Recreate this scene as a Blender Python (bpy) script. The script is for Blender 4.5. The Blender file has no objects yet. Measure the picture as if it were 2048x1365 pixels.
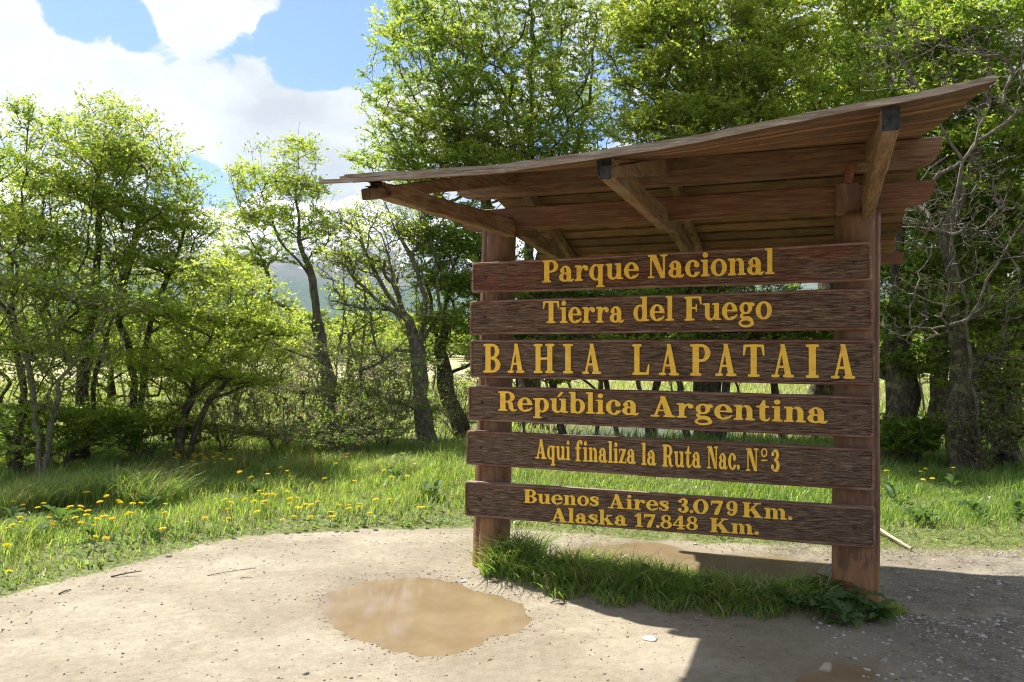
import bpy, math, random
import numpy as np
from mathutils import Vector, Matrix, geometry

random.seed(7)
sc = bpy.context.scene
COL = sc.collection
rad = math.radians

# ------------------------------------------------------------------ camera
cam_d = bpy.data.cameras.new('camera')
cam = bpy.data.objects.new('camera', cam_d)
COL.objects.link(cam)
cam.location = (0, 0, 1.6)
cam.rotation_euler = (rad(90), 0, 0)
cam_d.lens = 28.0
cam_d.sensor_width = 36.0
cam_d.clip_start = 0.05
cam_d.clip_end = 20000
cam_d.dof.use_dof = True
cam_d.dof.focus_distance = 5.2
cam_d.dof.aperture_fstop = 9.0
sc.camera = cam

# ------------------------------------------------------------------ world + sun
SUN_EL = 55.5
SUN_TO = Vector((-.68, .73, 0)).normalized() * math.cos(rad(SUN_EL)) + Vector((0, 0, math.sin(rad(SUN_EL))))
world = bpy.data.worlds.new('World')
sc.world = world
world.use_nodes = True
wn, wl = world.node_tree.nodes, world.node_tree.links
wn.clear()
w_out = wn.new('ShaderNodeOutputWorld')
w_bg = wn.new('ShaderNodeBackground')
w_bg.inputs['Strength'].default_value = 0.15
wl.new(w_bg.outputs[0], w_out.inputs[0])
sky = wn.new('ShaderNodeTexSky')
sky.sky_type = 'NISHITA'
sky.sun_disc = False
sky.sun_elevation = rad(SUN_EL)
sky.sun_rotation = math.atan2(SUN_TO.x, SUN_TO.y)
sky.air_density = 1.0
sky.dust_density = 0.6
w_tc = wn.new('ShaderNodeTexCoord')


def wmath(op, a, b=None, c=None, clamp=False):
    n = wn.new('ShaderNodeMath'); n.operation = op; n.use_clamp = clamp
    for i, v in enumerate((a, b, c)):
        if v is None: continue
        if isinstance(v, (int, float)): n.inputs[i].default_value = v
        else: wl.new(v, n.inputs[i])
    return n.outputs[0]


def wnoise(scale, det, rough, sz=(1, 1, 1), off=(0, 0, 0), dist=0.0):
    m = wn.new('ShaderNodeMapping'); wl.new(w_tc.outputs['Generated'], m.inputs[0])
    m.inputs['Scale'].default_value = sz; m.inputs['Location'].default_value = off
    n = wn.new('ShaderNodeTexNoise'); wl.new(m.outputs[0], n.inputs['Vector'])
    n.inputs['Scale'].default_value = scale; n.inputs['Detail'].default_value = det
    n.inputs['Roughness'].default_value = rough; n.inputs['Distortion'].default_value = dist
    return n.outputs[0]


def wblob(az, el, rad_deg, amp):
    """a bank of cloud (or a gap) round one direction of the sky"""
    d = Vector((math.sin(rad(az)) * math.cos(rad(el)), math.cos(rad(az)) * math.cos(rad(el)), math.sin(rad(el))))
    n = wn.new('ShaderNodeVectorMath'); n.operation = 'DOT_PRODUCT'
    wl.new(w_tc.outputs['Generated'], n.inputs[0]); n.inputs[1].default_value = d
    ca = math.cos(rad(rad_deg))
    t = wmath('DIVIDE', wmath('SUBTRACT', n.outputs['Value'], ca), 1 - ca, clamp=True)
    return wmath('MULTIPLY', t, amp)


cl = wmath('ADD', wmath('MULTIPLY', wnoise(3.0, 11, 0.60, (1, 1, 2.2), (3.1, 1.7, 0.4), 0.25), 1.15), wmath('MULTIPLY', wnoise(11.0, 10, 0.66, (1, 1, 1.5), (1.3, 5.1, 2.4), 0.5), .85))
cl = wmath('SUBTRACT', cl, .45)
for b in [(-30, 14.0, 8, .22), (-24.4, 14.0, 7, .22), (-16, 14.4, 6, .32), (-9, 13.5, 6, .2), (-21.4, 21.8, 3.6, .30),
          (-27.6, 20.2, 3.6, -.55), (-24.2, 19.0, 2.5, -.40), (-19.8, 18.9, 2.4, -.36), (-14.6, 19.6, 3.4, -.50), (-10.8, 21.4, 5.0, -.55),
          (-22.0, 8.8, 3.6, -.40), (-18.0, 9.2, 2.6, -.30), (-19.5, 6.2, 2.6, .15), (3, 20, 8, -.10), (25, 12, 14, .08)]:
    cl = wmath('ADD', cl, wblob(*b))
ramp = wn.new('ShaderNodeValToRGB')
wl.new(cl, ramp.inputs[0])
ramp.color_ramp.elements[0].position = 0.47; ramp.color_ramp.elements[0].color = (0, 0, 0, 1)
ramp.color_ramp.elements[1].position = 0.58; ramp.color_ramp.elements[1].color = (1, 1, 1, 1)
ramp.color_ramp.interpolation = 'EASE'
shade = wmath('ADD', wmath('MULTIPLY', wnoise(5.0, 9, 0.60, (1, 1, 2.6), (7.7, 2.1, 1.4), 0.4), .62), wmath('MULTIPLY', wnoise(16, 6, 0.6, (1, 1, 1.6), (2.7, 4.1, 8.4), 0.2), .38))
shade = wmath('ADD', shade, wblob(-15.5, 12.3, 5.5, .17))
shade = wmath('ADD', shade, wblob(-26, 16, 8, -.05))
cramp = wn.new('ShaderNodeValToRGB')
wl.new(shade, cramp.inputs[0])
cramp.color_ramp.elements[0].position = 0.43; cramp.color_ramp.elements[0].color = (2.16, 2.13, 2.07, 1)
cramp.color_ramp.elements[1].position = 0.68; cramp.color_ramp.elements[1].color = (1.30, 1.33, 1.38, 1)
wmix = wn.new('ShaderNodeMix'); wmix.data_type = 'RGBA'
wl.new(ramp.outputs[0], wmix.inputs[0])
skyb = wn.new('ShaderNodeMix'); skyb.data_type = 'RGBA'; skyb.blend_type = 'MULTIPLY'; skyb.inputs[0].default_value = 1
wl.new(sky.outputs[0], skyb.inputs[6]); skyb.inputs[7].default_value = (.18, .245, .37, 1)
wl.new(skyb.outputs[2], wmix.inputs[6]); wl.new(cramp.outputs[0], wmix.inputs[7])
wl.new(wmix.outputs[2], w_bg.inputs[0])

sun_d = bpy.data.lights.new('sun', 'SUN')
sun_d.energy = 3.4
sun_d.angle = rad(0.6)
sun_d.color = (1.0, 0.945, 0.85)
sun = bpy.data.objects.new('sun', sun_d)
COL.objects.link(sun)
sun.rotation_euler = SUN_TO.to_track_quat('Z', 'Y').to_euler()
sun.location = (-20, 20, 30)

sc.view_settings.view_transform = 'Standard'
sc.view_settings.look = 'None'
sc.view_settings.gamma = 1
sc.view_settings.use_curve_mapping = False
sc.view_settings.exposure = 1.64
sc.cycles.max_bounces = 8
sc.cycles.diffuse_bounces = 4
sc.cycles.transmission_bounces = 5
sc.cycles.transparent_max_bounces = 6
sc.cycles.caustics_reflective = False
sc.cycles.caustics_refractive = False
sc.cycles.use_adaptive_sampling = True
sc.cycles.filter_width = 1.15

# ------------------------------------------------------------------ helpers
def tag(o, label=None, cat=None, group=None, kind=None):
    if label: o['label'] = label
    if cat: o['category'] = cat
    if group: o['group'] = group
    if kind: o['kind'] = kind
    return o


def empty(name, loc=(0, 0, 0), rz=0.0):
    o = bpy.data.objects.new(name, None)
    COL.objects.link(o); o.location = loc; o.rotation_euler = (0, 0, rz)
    o.empty_display_size = .2
    return o


def np_mesh(name, verts, polys, nside, mats, mat_idx=None, smooth=False):
    """mesh from numpy arrays; every polygon has nside corners"""
    me = bpy.data.meshes.new(name)
    verts = np.asarray(verts, np.float32); polys = np.asarray(polys, np.int32)
    nf = len(polys)
    me.vertices.add(len(verts)); me.vertices.foreach_set('co', verts.ravel())
    me.loops.add(nf * nside); me.loops.foreach_set('vertex_index', polys.ravel())
    me.polygons.add(nf)
    me.polygons.foreach_set('loop_start', np.arange(nf, dtype=np.int32) * nside)
    try: me.polygons.foreach_set('loop_total', np.full(nf, nside, np.int32))
    except Exception: pass
    for m in mats: me.materials.append(m)
    if mat_idx is not None: me.polygons.foreach_set('material_index', np.asarray(mat_idx, np.int32))
    if smooth: me.polygons.foreach_set('use_smooth', np.ones(nf, bool))
    me.update(calc_edges=True)
    return me


def add_obj(name, me, parent=None, loc=None):
    o = bpy.data.objects.new(name, me); COL.objects.link(o)
    if parent: o.parent = parent
    if loc is not None: o.location = loc
    return o


class MB:
    """collects polygons, links them as one mesh object"""
    def __init__(self): self.v = []; self.f = []; self.m = []
    def add(self, vs, fs, mi=0):
        o = len(self.v); self.v += [tuple(v) for v in vs]
        self.f += [tuple(i + o for i in f) for f in fs]; self.m += [mi] * len(fs)
    def hexa(self, p, mi=0):
        self.add(p, [(0, 3, 2, 1), (4, 5, 6, 7), (0, 1, 5, 4), (1, 2, 6, 5), (2, 3, 7, 6), (3, 0, 4, 7)], mi)
    def box(self, a, b, mi=0):
        x0, y0, z0 = a; x1, y1, z1 = b
        self.hexa([(x0, y0, z0), (x1, y0, z0), (x1, y1, z0), (x0, y1, z0), (x0, y0, z1), (x1, y0, z1), (x1, y1, z1), (x0, y1, z1)], mi)
    def mesh(self, name, mats, smooth=False):
        me = bpy.data.meshes.new(name); me.from_pydata(self.v, [], self.f)
        for m in mats: me.materials.append(m)
        me.polygons.foreach_set('material_index', self.m)
        if smooth: me.polygons.foreach_set('use_smooth', [True] * len(self.f))
        me.update(); return me
    def build(self, name, mats, parent=None, smooth=False, loc=None):
        return add_obj(name, self.mesh(name, mats, smooth), parent, loc)


def bevel(o, w, seg=2):
    m = o.modifiers.new('bevel', 'BEVEL'); m.width = w; m.segments = seg; m.limit_method = 'ANGLE'; m.angle_limit = rad(35)
    return o


def vnoise(x, y, seed=0):
    x = np.asarray(x, float); y = np.asarray(y, float)
    xi = np.floor(x).astype(np.int64); yi = np.floor(y).astype(np.int64)
    fx = x - xi; fy = y - yi
    fx = fx * fx * (3 - 2 * fx); fy = fy * fy * (3 - 2 * fy)
    def h(a, b):
        n = (a * 374761393 + b * 668265263 + seed * 1442695041) & 0xffffffff
        n = ((n ^ (n >> 13)) * 1274126177) & 0xffffffff
        return ((n ^ (n >> 16)) & 0xffff) / 65535.0
    return (h(xi, yi) * (1 - fx) + h(xi + 1, yi) * fx) * (1 - fy) + (h(xi, yi + 1) * (1 - fx) + h(xi + 1, yi + 1) * fx) * fy


def fbm(x, y, seed=0, o=4):
    r = 0; a = .5
    for i in range(o):
        r = r + a * vnoise(np.asarray(x) * 2 ** i, np.asarray(y) * 2 ** i, seed + i * 7); a *= .5
    return r


# ------------------------------------------------------------------ materials
class NM:
    def __init__(self, name):
        self.m = bpy.data.materials.new(name); self.m.use_nodes = True
        self.n = self.m.node_tree.nodes; self.l = self.m.node_tree.links
        self.b = self.n['Principled BSDF']; self.out = self.n['Material Output']
    def node(self, t, **kw):
        n = self.n.new(t)
        for k, v in kw.items(): setattr(n, k, v)
        return n
    def tc(self, which='Object', scale=(1, 1, 1), rnd=False):
        t = self.node('ShaderNodeTexCoord'); m = self.node('ShaderNodeMapping')
        self.l.new(t.outputs[which], m.inputs[0]); m.inputs['Scale'].default_value = scale
        if rnd:
            oi = self.node('ShaderNodeObjectInfo'); cm = self.node('ShaderNodeVectorMath', operation='SCALE')
            cm.inputs[0].default_value = (37, 53, 71); self.l.new(oi.outputs['Random'], cm.inputs['Scale'])
            self.l.new(cm.outputs[0], m.inputs['Location'])
        return m.outputs[0]
    def noise(self, vec, scale, det=4, rough=.55, dist=0.0):
        n = self.node('ShaderNodeTexNoise')
        if vec is not None: self.l.new(vec, n.inputs['Vector'])
        n.inputs['Scale'].default_value = scale; n.inputs['Detail'].default_value = det
        n.inputs['Roughness'].default_value = rough; n.inputs['Distortion'].default_value = dist
        return n.outputs[0]
    def ramp(self, f, stops):
        r = self.node('ShaderNodeValToRGB'); self.l.new(f, r.inputs[0])
        e = r.color_ramp.elements
        while len(e) < len(stops): e.new(.5)
        for i, (p, c) in enumerate(stops):
            e[i].position = p; e[i].color = (*c, 1) if len(c) == 3 else c
        return r.outputs[0]
    def mix(self, f, a, b, mode='MIX'):
        m = self.node('ShaderNodeMix', data_type='RGBA', blend_type=mode)
        for s, v in ((0, f), (6, a), (7, b)):
            if isinstance(v, (int, float)): m.inputs[s].default_value = v
            elif isinstance(v, tuple): m.inputs[s].default_value = (*v, 1) if len(v) == 3 else v
            else: self.l.new(v, m.inputs[s])
        return m.outputs[2]
    def math(self, op, a, b=0.0, clamp=False):
        m = self.node('ShaderNodeMath', operation=op); m.use_clamp = clamp
        for i, v in enumerate((a, b)):
            if isinstance(v, (int, float)): m.inputs[i].default_value = v
            else: self.l.new(v, m.inputs[i])
        return m.outputs[0]
    def bump(self, h, strength, dist):
        b = self.node('ShaderNodeBump'); b.inputs['Strength'].default_value = strength
        b.inputs['Distance'].default_value = dist; self.l.new(h, b.inputs['Height'])
        self.l.new(b.outputs[0], self.b.inputs['Normal']); return b
    def col(self, c):
        if isinstance(c, tuple): self.b.inputs['Base Color'].default_value = (*c, 1)
        else: self.l.new(c, self.b.inputs['Base Color'])
    def rough(self, v):
        if isinstance(v, (int, float)): self.b.inputs['Roughness'].default_value = v
        else: self.l.new(v, self.b.inputs['Roughness'])


def wood(name, dark, mid, light, axis='X', grain=1.0, relief=.003, patch=None, patch_amt=.5, fine=1.0, rgh=.75, vr=.4, foot=False):
    """weathered timber, grain along axis of the object"""
    k = NM(name)
    sl, sc_ = 1.1, 16.0 * fine
    s = {'X': (sl, sc_, sc_), 'Y': (sc_, sl, sc_), 'Z': (sc_, sc_, sl)}[axis]
    v = k.tc('Object', s, rnd=True)
    g = k.noise(v, 3.2, 7, .62, .9)
    g2 = k.noise(v, 11.0, 5, .6, .3)
    gg = k.math('ADD', k.math('MULTIPLY', g, .7), k.math('MULTIPLY', g2, .3))
    c = k.ramp(gg, [(.36, dark), (.5, mid), (.66, light)])
    vp = k.tc('Object', (3, 3, 3), rnd=True)
    pn = k.noise(vp, 1.7, 5, .6, .4)
    if patch:
        pf = k.ramp(pn, [(.48, (0, 0, 0)), (.68, (patch_amt,) * 3)])
        c = k.mix(pf, c, patch)
    if foot:
        sx_ = k.node('ShaderNodeSeparateXYZ'); k.l.new(k.tc('Object'), sx_.inputs[0])
        zf = k.ramp(sx_.outputs[2], [(.05, (1, 1, 1)), (.55, (0, 0, 0))])
        wf = k.ramp(k.math('ADD', k.math('MULTIPLY', zf, .35), k.noise(k.tc('Object', (7, 7, 2.2), rnd=True), 2.2, 5, .6, .5)), [(.62, (0, 0, 0)), (.72, (.85, .85, .85))])
        c = k.mix(wf, c, k.mix(g, (.17, .075, .035), (.42, .22, .11)))
    oi = k.node('ShaderNodeObjectInfo')
    hv = k.math('ADD', k.math('MULTIPLY', oi.outputs['Random'], vr), 1.05 - vr * .55)
    hs = k.node('ShaderNodeHueSaturation'); k.l.new(hv, hs.inputs['Value']); k.l.new(c, hs.inputs['Color'])
    k.col(hs.outputs[0]); k.rough(rgh)
    k.b.inputs['Specular IOR Level'].default_value = .3
    k.bump(gg, grain, relief)
    return k.m


M = {}
# sand-blasted board face: strong wavy grain, dark furrows between lighter worn ridges
def board_face():
    k = NM('board_face')
    v = k.tc('Object', (3.4, 1, 92.0), rnd=True)
    w = k.noise(k.tc('Object', (2.2, 1, 7), rnd=True), 1.2, 3, .5)
    cm = k.node('ShaderNodeCombineXYZ'); k.l.new(k.math('MULTIPLY', w, 4.5), cm.inputs[2])
    va = k.node('ShaderNodeVectorMath', operation='ADD'); k.l.new(v, va.inputs[0]); k.l.new(cm.outputs[0], va.inputs[1])
    g = k.noise(va.outputs[0], 3.0, 5, .6, .35)
    g2 = k.noise(va.outputs[0], 12.0, 4, .6, .2)
    gg = k.math('ADD', k.math('MULTIPLY', g, .68), k.math('MULTIPLY', g2, .32))
    red = k.noise(k.tc('Object', (1.6, 1, 4), rnd=True), 1.5, 4, .6)
    dry = k.noise(k.tc('Object', (1.1, 1, 3.2), rnd=True), 2.1, 4, .55)
    base = k.ramp(gg, [(.38, (.012, .008, .006)), (.455, (.068, .042, .029)), (.53, (.155, .101, .067)), (.64, (.36, .255, .17))])
    at = k.node('ShaderNodeAttribute', attribute_type='OBJECT', attribute_name='redness')
    rf = k.math('MULTIPLY', k.ramp(red, [(.38, (0, 0, 0)), (.62, (1, 1, 1))]), at.outputs['Fac'], clamp=True)
    redc = k.ramp(gg, [(.38, (.028, .010, .007)), (.5, (.16, .054, .033)), (.66, (.30, .12, .075))])
    c = k.mix(rf, base, redc)
    # old hairline checks along the grain
    ck = k.noise(k.tc('Object', (1.0, 1, 46.0), rnd=True), 2.0, 2, .5, .9)
    ckf = k.ramp(ck, [(.29, (.6, .6, .6)), (.335, (0, 0, 0))])
    c = k.mix(ckf, c, (.012, .008, .007))
    k.col(c)
    k.rough(k.math('ADD', k.math('MULTIPLY', dry, .35), .42))
    k.b.inputs['Specular IOR Level'].default_value = .2
    hh = k.math('SUBTRACT', gg, k.math('MULTIPLY', ckf, .3))
    k.bump(hh, 1.0, .004)
    return k.m
M['board'] = board_face()
M['board_side'] = wood('board_side', (.10, .065, .048), (.20, .14, .11), (.36, .28, .22), 'X', .8, .003, (.33, .30, .27), .6)
M['border'] = wood('border', (.11, .045, .031), (.19, .086, .06), (.33, .215, .16), 'X', .8, .002, (.32, .24, .19), .55)
M['beam'] = wood('beam', (.08, .042, .022), (.18, .096, .050), (.30, .18, .10), 'X', .7, .002, (.17, .13, .085), .75)
M['beam_red'] = wood('beam_red', (.10, .042, .021), (.19, .084, .043), (.29, .155, .085), 'X', .6, .002, (.14, .09, .055), .5)
M['tie'] = wood('tie', (.08, .046, .024), (.19, .108, .056), (.33, .21, .125), 'Y', .8, .003, (.23, .185, .125), .75)
M['post'] = wood('post', (.10, .050, .030), (.155, .080, .048), (.24, .14, .088), 'Z', .5, .003, (.20, .115, .065), .6, fine=.4, rgh=.6, vr=.1, foot=True)
M['strut'] = wood('strut', (.09, .034, .018), (.19, .07, .036), (.30, .14, .08), 'Z', .7, .002, (.16, .11, .07), .5)
M['plank'] = wood('roof_plank', (.075, .038, .020), (.20, .100, .050), (.36, .21, .115), 'X', 1.0, .004, (.10, .065, .038), .9, fine=1.5, vr=1.0)
M['plank_edge'] = wood('plank_edge', (.16, .12, .085), (.32, .26, .20), (.52, .45, .37), 'X', .9, .003, (.25, .115, .06), .6, fine=1.4, rgh=.9)
M['plank_top'] = wood('plank_top', (.09, .08, .065), (.17, .15, .12), (.28, .26, .21), 'X', 1.0, .004, (.12, .13, .05), .5, fine=1.2, rgh=.95)


def simple(name, c, rough=.6, spec=.4, var=0.0, metallic=0.0, scale=20):
    k = NM(name)
    if var:
        n = k.noise(k.tc('Object', (1, 1, 1), rnd=True), scale, 4, .6)
        c = k.ramp(n, [(.3, tuple(x * (1 - var) for x in c)), (.7, tuple(min(1, x * (1 + var)) for x in c))])
    k.col(c); k.rough(rough); k.b.inputs['Specular IOR Level'].default_value = spec
    k.b.inputs['Metallic'].default_value = metallic
    return k.m


def letter_paint():
    k = NM('yellow_paint')
    v = k.tc('Object', (3, 1, 22), rnd=False)
    n = k.noise(v, 4, 5, .65, .4)
    p = k.noise(k.tc('Object', (1, 1, 1), rnd=True), 14, 4, .6)
    c = k.ramp(n, [(.32, (.93, .50, .03)), (.5, (.98, .61, .05)), (.7, (.98, .67, .11))])
    c = k.mix(k.ramp(p, [(.52, (0, 0, 0)), (.75, (.75, .75, .75))]), c, (.74, .37, .05))
    wn_ = k.noise(k.tc('Object', (5, 1, 40), rnd=True), 5, 5, .7)
    c = k.mix(k.ramp(wn_, [(.66, (0, 0, 0)), (.74, (.7, .7, .7))]), c, (.34, .20, .09))
    k.col(c); k.rough(.5); k.bump(n, .5, .0015)
    return k.m
M['letter'] = letter_paint()
M['bolt'] = simple('bolt_metal', (.07, .04, .03), .55, .4, .5, .3, 60)
M['endgrain_dark'] = simple('end_grain_dark', (.030, .030, .034), .75, .3, .7, 0, 45)
M['rot'] = simple('rotten_wood', (.085, .052, .03), .95, .2, .7, 0, 30)


def leaf_mat(name, base, trans, tfac=.5, var=.3, gloss=.45, tip=None):
    """thin leaf: reflects one side, lets the sun glow through the other"""
    k = NM(name)
    g = k.node('ShaderNodeNewGeometry')
    r = g.outputs['Random Per Island']
    hv = k.node('ShaderNodeHueSaturation')
    k.l.new(k.math('ADD', k.math('MULTIPLY', r, .05), .475), hv.inputs['Hue'])
    k.l.new(k.math('ADD', k.math('MULTIPLY', k.math('FRACT', k.math('MULTIPLY', r, 17.3)), 2 * var), 1 - var), hv.inputs['Value'])
    cc = base
    if tip:
        cc = k.mix(k.ramp(k.math('FRACT', k.math('MULTIPLY', r, 7.7)), [(.84, (0, 0, 0)), (.9, (1, 1, 1))]), base, tip)
        k.l.new(cc, hv.inputs['Color'])
    else:
        hv.inputs['Color'].default_value = (*base, 1)
    k.col(hv.outputs[0]); k.rough(gloss); k.b.inputs['Specular IOR Level'].default_value = .35
    t = k.node('ShaderNodeBsdfTranslucent')
    ht = k.node('ShaderNodeHueSaturation')
    k.l.new(k.math('ADD', k.math('MULTIPLY', r, .05), .475), ht.inputs['Hue'])
    k.l.new(k.math('ADD', k.math('MULTIPLY', k.math('FRACT', k.math('MULTIPLY', r, 17.3)), 2 * var), 1 - var), ht.inputs['Value'])
    ht.inputs['Color'].default_value = (*trans, 1)
    k.l.new(ht.outputs[0], t.inputs['Color'])
    mx = k.node('ShaderNodeMixShader'); mx.inputs[0].default_value = tfac
    k.l.new(k.b.outputs[0], mx.inputs[1]); k.l.new(t.outputs[0], mx.inputs[2]); k.l.new(mx.outputs[0], k.out.inputs[0])
    return k.m


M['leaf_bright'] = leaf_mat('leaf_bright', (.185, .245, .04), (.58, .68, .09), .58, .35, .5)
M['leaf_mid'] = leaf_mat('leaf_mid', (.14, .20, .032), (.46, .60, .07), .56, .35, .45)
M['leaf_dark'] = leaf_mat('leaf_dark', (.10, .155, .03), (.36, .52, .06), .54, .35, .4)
M['leaf_grey'] = leaf_mat('leaf_grey', (.20, .19, .105), (.33, .31, .13), .4, .35, .6)
M['grass'] = leaf_mat('grass_blade', (.19, .275, .06), (.46, .60, .09), .48, .45, .32, tip=(.38, .36, .16))
M['grass_dark'] = leaf_mat('grass_blade_dark', (.125, .23, .045), (.34, .54, .065), .42, .4, .38, tip=(.22, .26, .09))
M['grass_dry'] = leaf_mat('grass_blade_dry', (.42, .38, .20), (.45, .40, .20), .35, .3, .6)
M['meadow'] = leaf_mat('meadow_blade', (.38, .37, .16), (.50, .47, .18), .4, .35, .6)
M['herb'] = leaf_mat('herb_leaf', (.19, .27, .09), (.34, .46, .09), .4, .4, .35)
M['weed'] = leaf_mat('weed_leaf', (.115, .205, .06), (.22, .36, .06), .4, .3, .6)
M['dead_leaf'] = leaf_mat('dead_leaf', (.42, .36, .28), (.3, .22, .12), .15, .2, .7)
M['petal'] = leaf_mat('dandelion_petal', (.90, .74, .03), (.95, .80, .04), .3, .12, .6)
M['flower_stem'] = simple('flower_stem', (.19, .21, .07), .6, .3)
M['dry_stem'] = simple('dry_stem', (.22, .12, .06), .8, .2, .4)


def bark_mat(name, dark, light, lichen, amt):
    k = NM(name)
    v = k.tc('Object', (9, 9, 2.2))
    g = k.noise(v, 3, 7, .65, .7)
    c = k.ramp(g, [(.35, dark), (.65, light)])
    li = k.noise(k.tc('Object', (1, 1, 1)), 9, 5, .6)
    c = k.mix(k.ramp(li, [(.52, (0, 0, 0)), (.62, (amt,) * 3)]), c, lichen)
    k.col(c); k.rough(.9); k.b.inputs['Specular IOR Level'].default_value = .2
    k.bump(g, .9, .03)
    return k.m
M['bark'] = bark_mat('bark', (.035, .028, .020), (.14, .115, .085), (.24, .23, .10), .7)
M['bark_grey'] = bark_mat('bark_grey', (.07, .058, .046), (.24, .205, .165), (.30, .29, .22), .5)
M['bark_dead'] = bark_mat('bark_dead', (.11, .09, .07), (.27, .235, .19), (.30, .28, .22), .4)


# ------------------------------------------------------------------ ground shape
PATH = np.array([(-9, 1.2), (-4.6, 2.6), (-3.6, 4.0), (-3.166, 4.925), (-3.045, 5.25), (-2.767, 5.696), (-2.565, 6.061), (-2.31, 6.412), (-1.76, 6.612), (-1.125, 6.788),
                 (-.404, 6.842), (.317, 6.746), (.91, 6.512), (1.469, 6.324), (2.207, 6.205), (2.863, 6.103), (3.943, 6.134), (6, 6.6), (12, 8.2), (30, 9), (30, -30), (-30, -30), (-30, -4)])
PUD1 = np.array([(-1.211, 5.022), (-1.025, 5.372), (-.632, 5.475), (-.463, 5.429), (-.359, 5.25), (-.075, 5.003), (.076, 4.655), (.045, 4.476), (-.121, 4.376), (-.248, 4.196), (-.37, 4.088), (-.616, 4.196), (-.885, 4.353), (-1.04, 4.613)])
PUD2 = np.array([(.211, 5.99), (.492, 6.184), (.998, 6.401), (1.232, 6.352), (1.431, 6.061), (1.997, 5.934), (2.269, 5.773), (2.064, 5.438), (1.578, 5.382), (.945, 5.552), (.456, 5.78)])
PUD3 = np.array([(1.367, 3.847), (1.551, 4.011), (1.791, 3.986), (1.788, 3.818), (1.574, 3.552), (1.329, 3.552)])
POND = np.array([(.9, 13.2), (1.2, 14.4), (2.2, 15.0), (3.6, 14.8), (4.4, 13.9), (3.4, 13.0), (2.0, 12.9)])
STRIP = np.array([(-.20, 5.46), (-.045, 5.235), (.39, 4.985), (.814, 4.758), (1.366, 4.60), (1.722, 4.50), (2.055, 4.60), (2.27, 4.80), (2.16, 5.02), (2.005, 5.03), (1.724, 5.15), (1.247, 5.30), (.616, 5.53), (.05, 5.75), (-.1, 5.7)])


def psdf(x, y, poly):
    """signed distance to a polygon, negative inside"""
    x = np.asarray(x, float); y = np.asarray(y, float)
    d = np.full(x.shape, 1e9); ins = np.zeros(x.shape, bool)
    n = len(poly)
    for i in range(n):
        ax, ay = poly[i]; bx, by = poly[(i + 1) % n]
        ex, ey = bx - ax, by - ay
        t = np.clip(((x - ax) * ex + (y - ay) * ey) / (ex * ex + ey * ey), 0, 1)
        d = np.minimum(d, (x - ax - t * ex) ** 2 + (y - ay - t * ey) ** 2)
        c = ((ay > y) != (by > y)) & (x < ex * (y - ay) / (ey + 1e-12) + ax)
        ins ^= c
    d = np.sqrt(d)
    return np.where(ins, -d, d)


def sstep(a, b, x):
    t = np.clip((x - a) / (b - a), 0, 1); return t * t * (3 - 2 * t)


def ground_h(x, y):
    x = np.asarray(x, float); y = np.asarray(y, float)
    dp = psdf(x, y, PATH) + .10 * (fbm(x * 3, y * 3, 3) - .47)
    g = sstep(-.05, .5, dp)
    near = 1 - sstep(18, 40, np.hypot(x, y))
    h = (fbm(x * 1.1, y * 1.1, 11) - .47) * .045 * near
    h = h + (fbm(x * 6, y * 6, 5, 3) - .44) * .018 * near
    h = h + g * (.05 + .09 * (fbm(x * .8, y * .8, 21) - .45)) * near
    far = sstep(30, 400, np.hypot(x, y))
    h = h + far * 2.0 * (fbm(x * .01, y * .01, 9) - .5)
    for P, dep in ((PUD1, .030), (PUD2, .03), (PUD3, .016)):
        d = psdf(x, y, P) + .12 * (fbm(x * 6, y * 6, 31, 5) - .47) + .06 * (fbm(x * 24, y * 24, 37, 2) - .37)
        k = 1 - sstep(-.14, .16, d)
        h = h * (1 - .93 * k) - k * dep
    d = psdf(x, y, POND)
    h = h - .25 * (1 - sstep(-.3, .5, d))
    ds = psdf(x, y, STRIP)
    h = h * 1.0 + .035 * (1 - sstep(-.2, .05, ds))
    return h


def axis(lo, hi, step, far, grow=1.13):
    a = list(np.arange(lo, hi + 1e-6, step)); s = step
    while a[-1] < far: s *= grow; a.append(a[-1] + s)
    s = step
    while a[0] > -far: s *= grow; a.insert(0, a[0] - s)
    return np.array(a)


gx = axis(-4.4, 4.8, .033, 9000); gy = axis(2.7, 7.2, .033, 9000)
GX, GY = np.meshgrid(gx, gy)
GZ = ground_h(GX, GY)
nx, ny = len(gx), len(gy)
idx = np.arange(nx * ny).reshape(ny, nx)
quads = np.stack([idx[:-1, :-1], idx[:-1, 1:], idx[1:, 1:], idx[1:, :-1]], -1).reshape(-1, 4)


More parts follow.
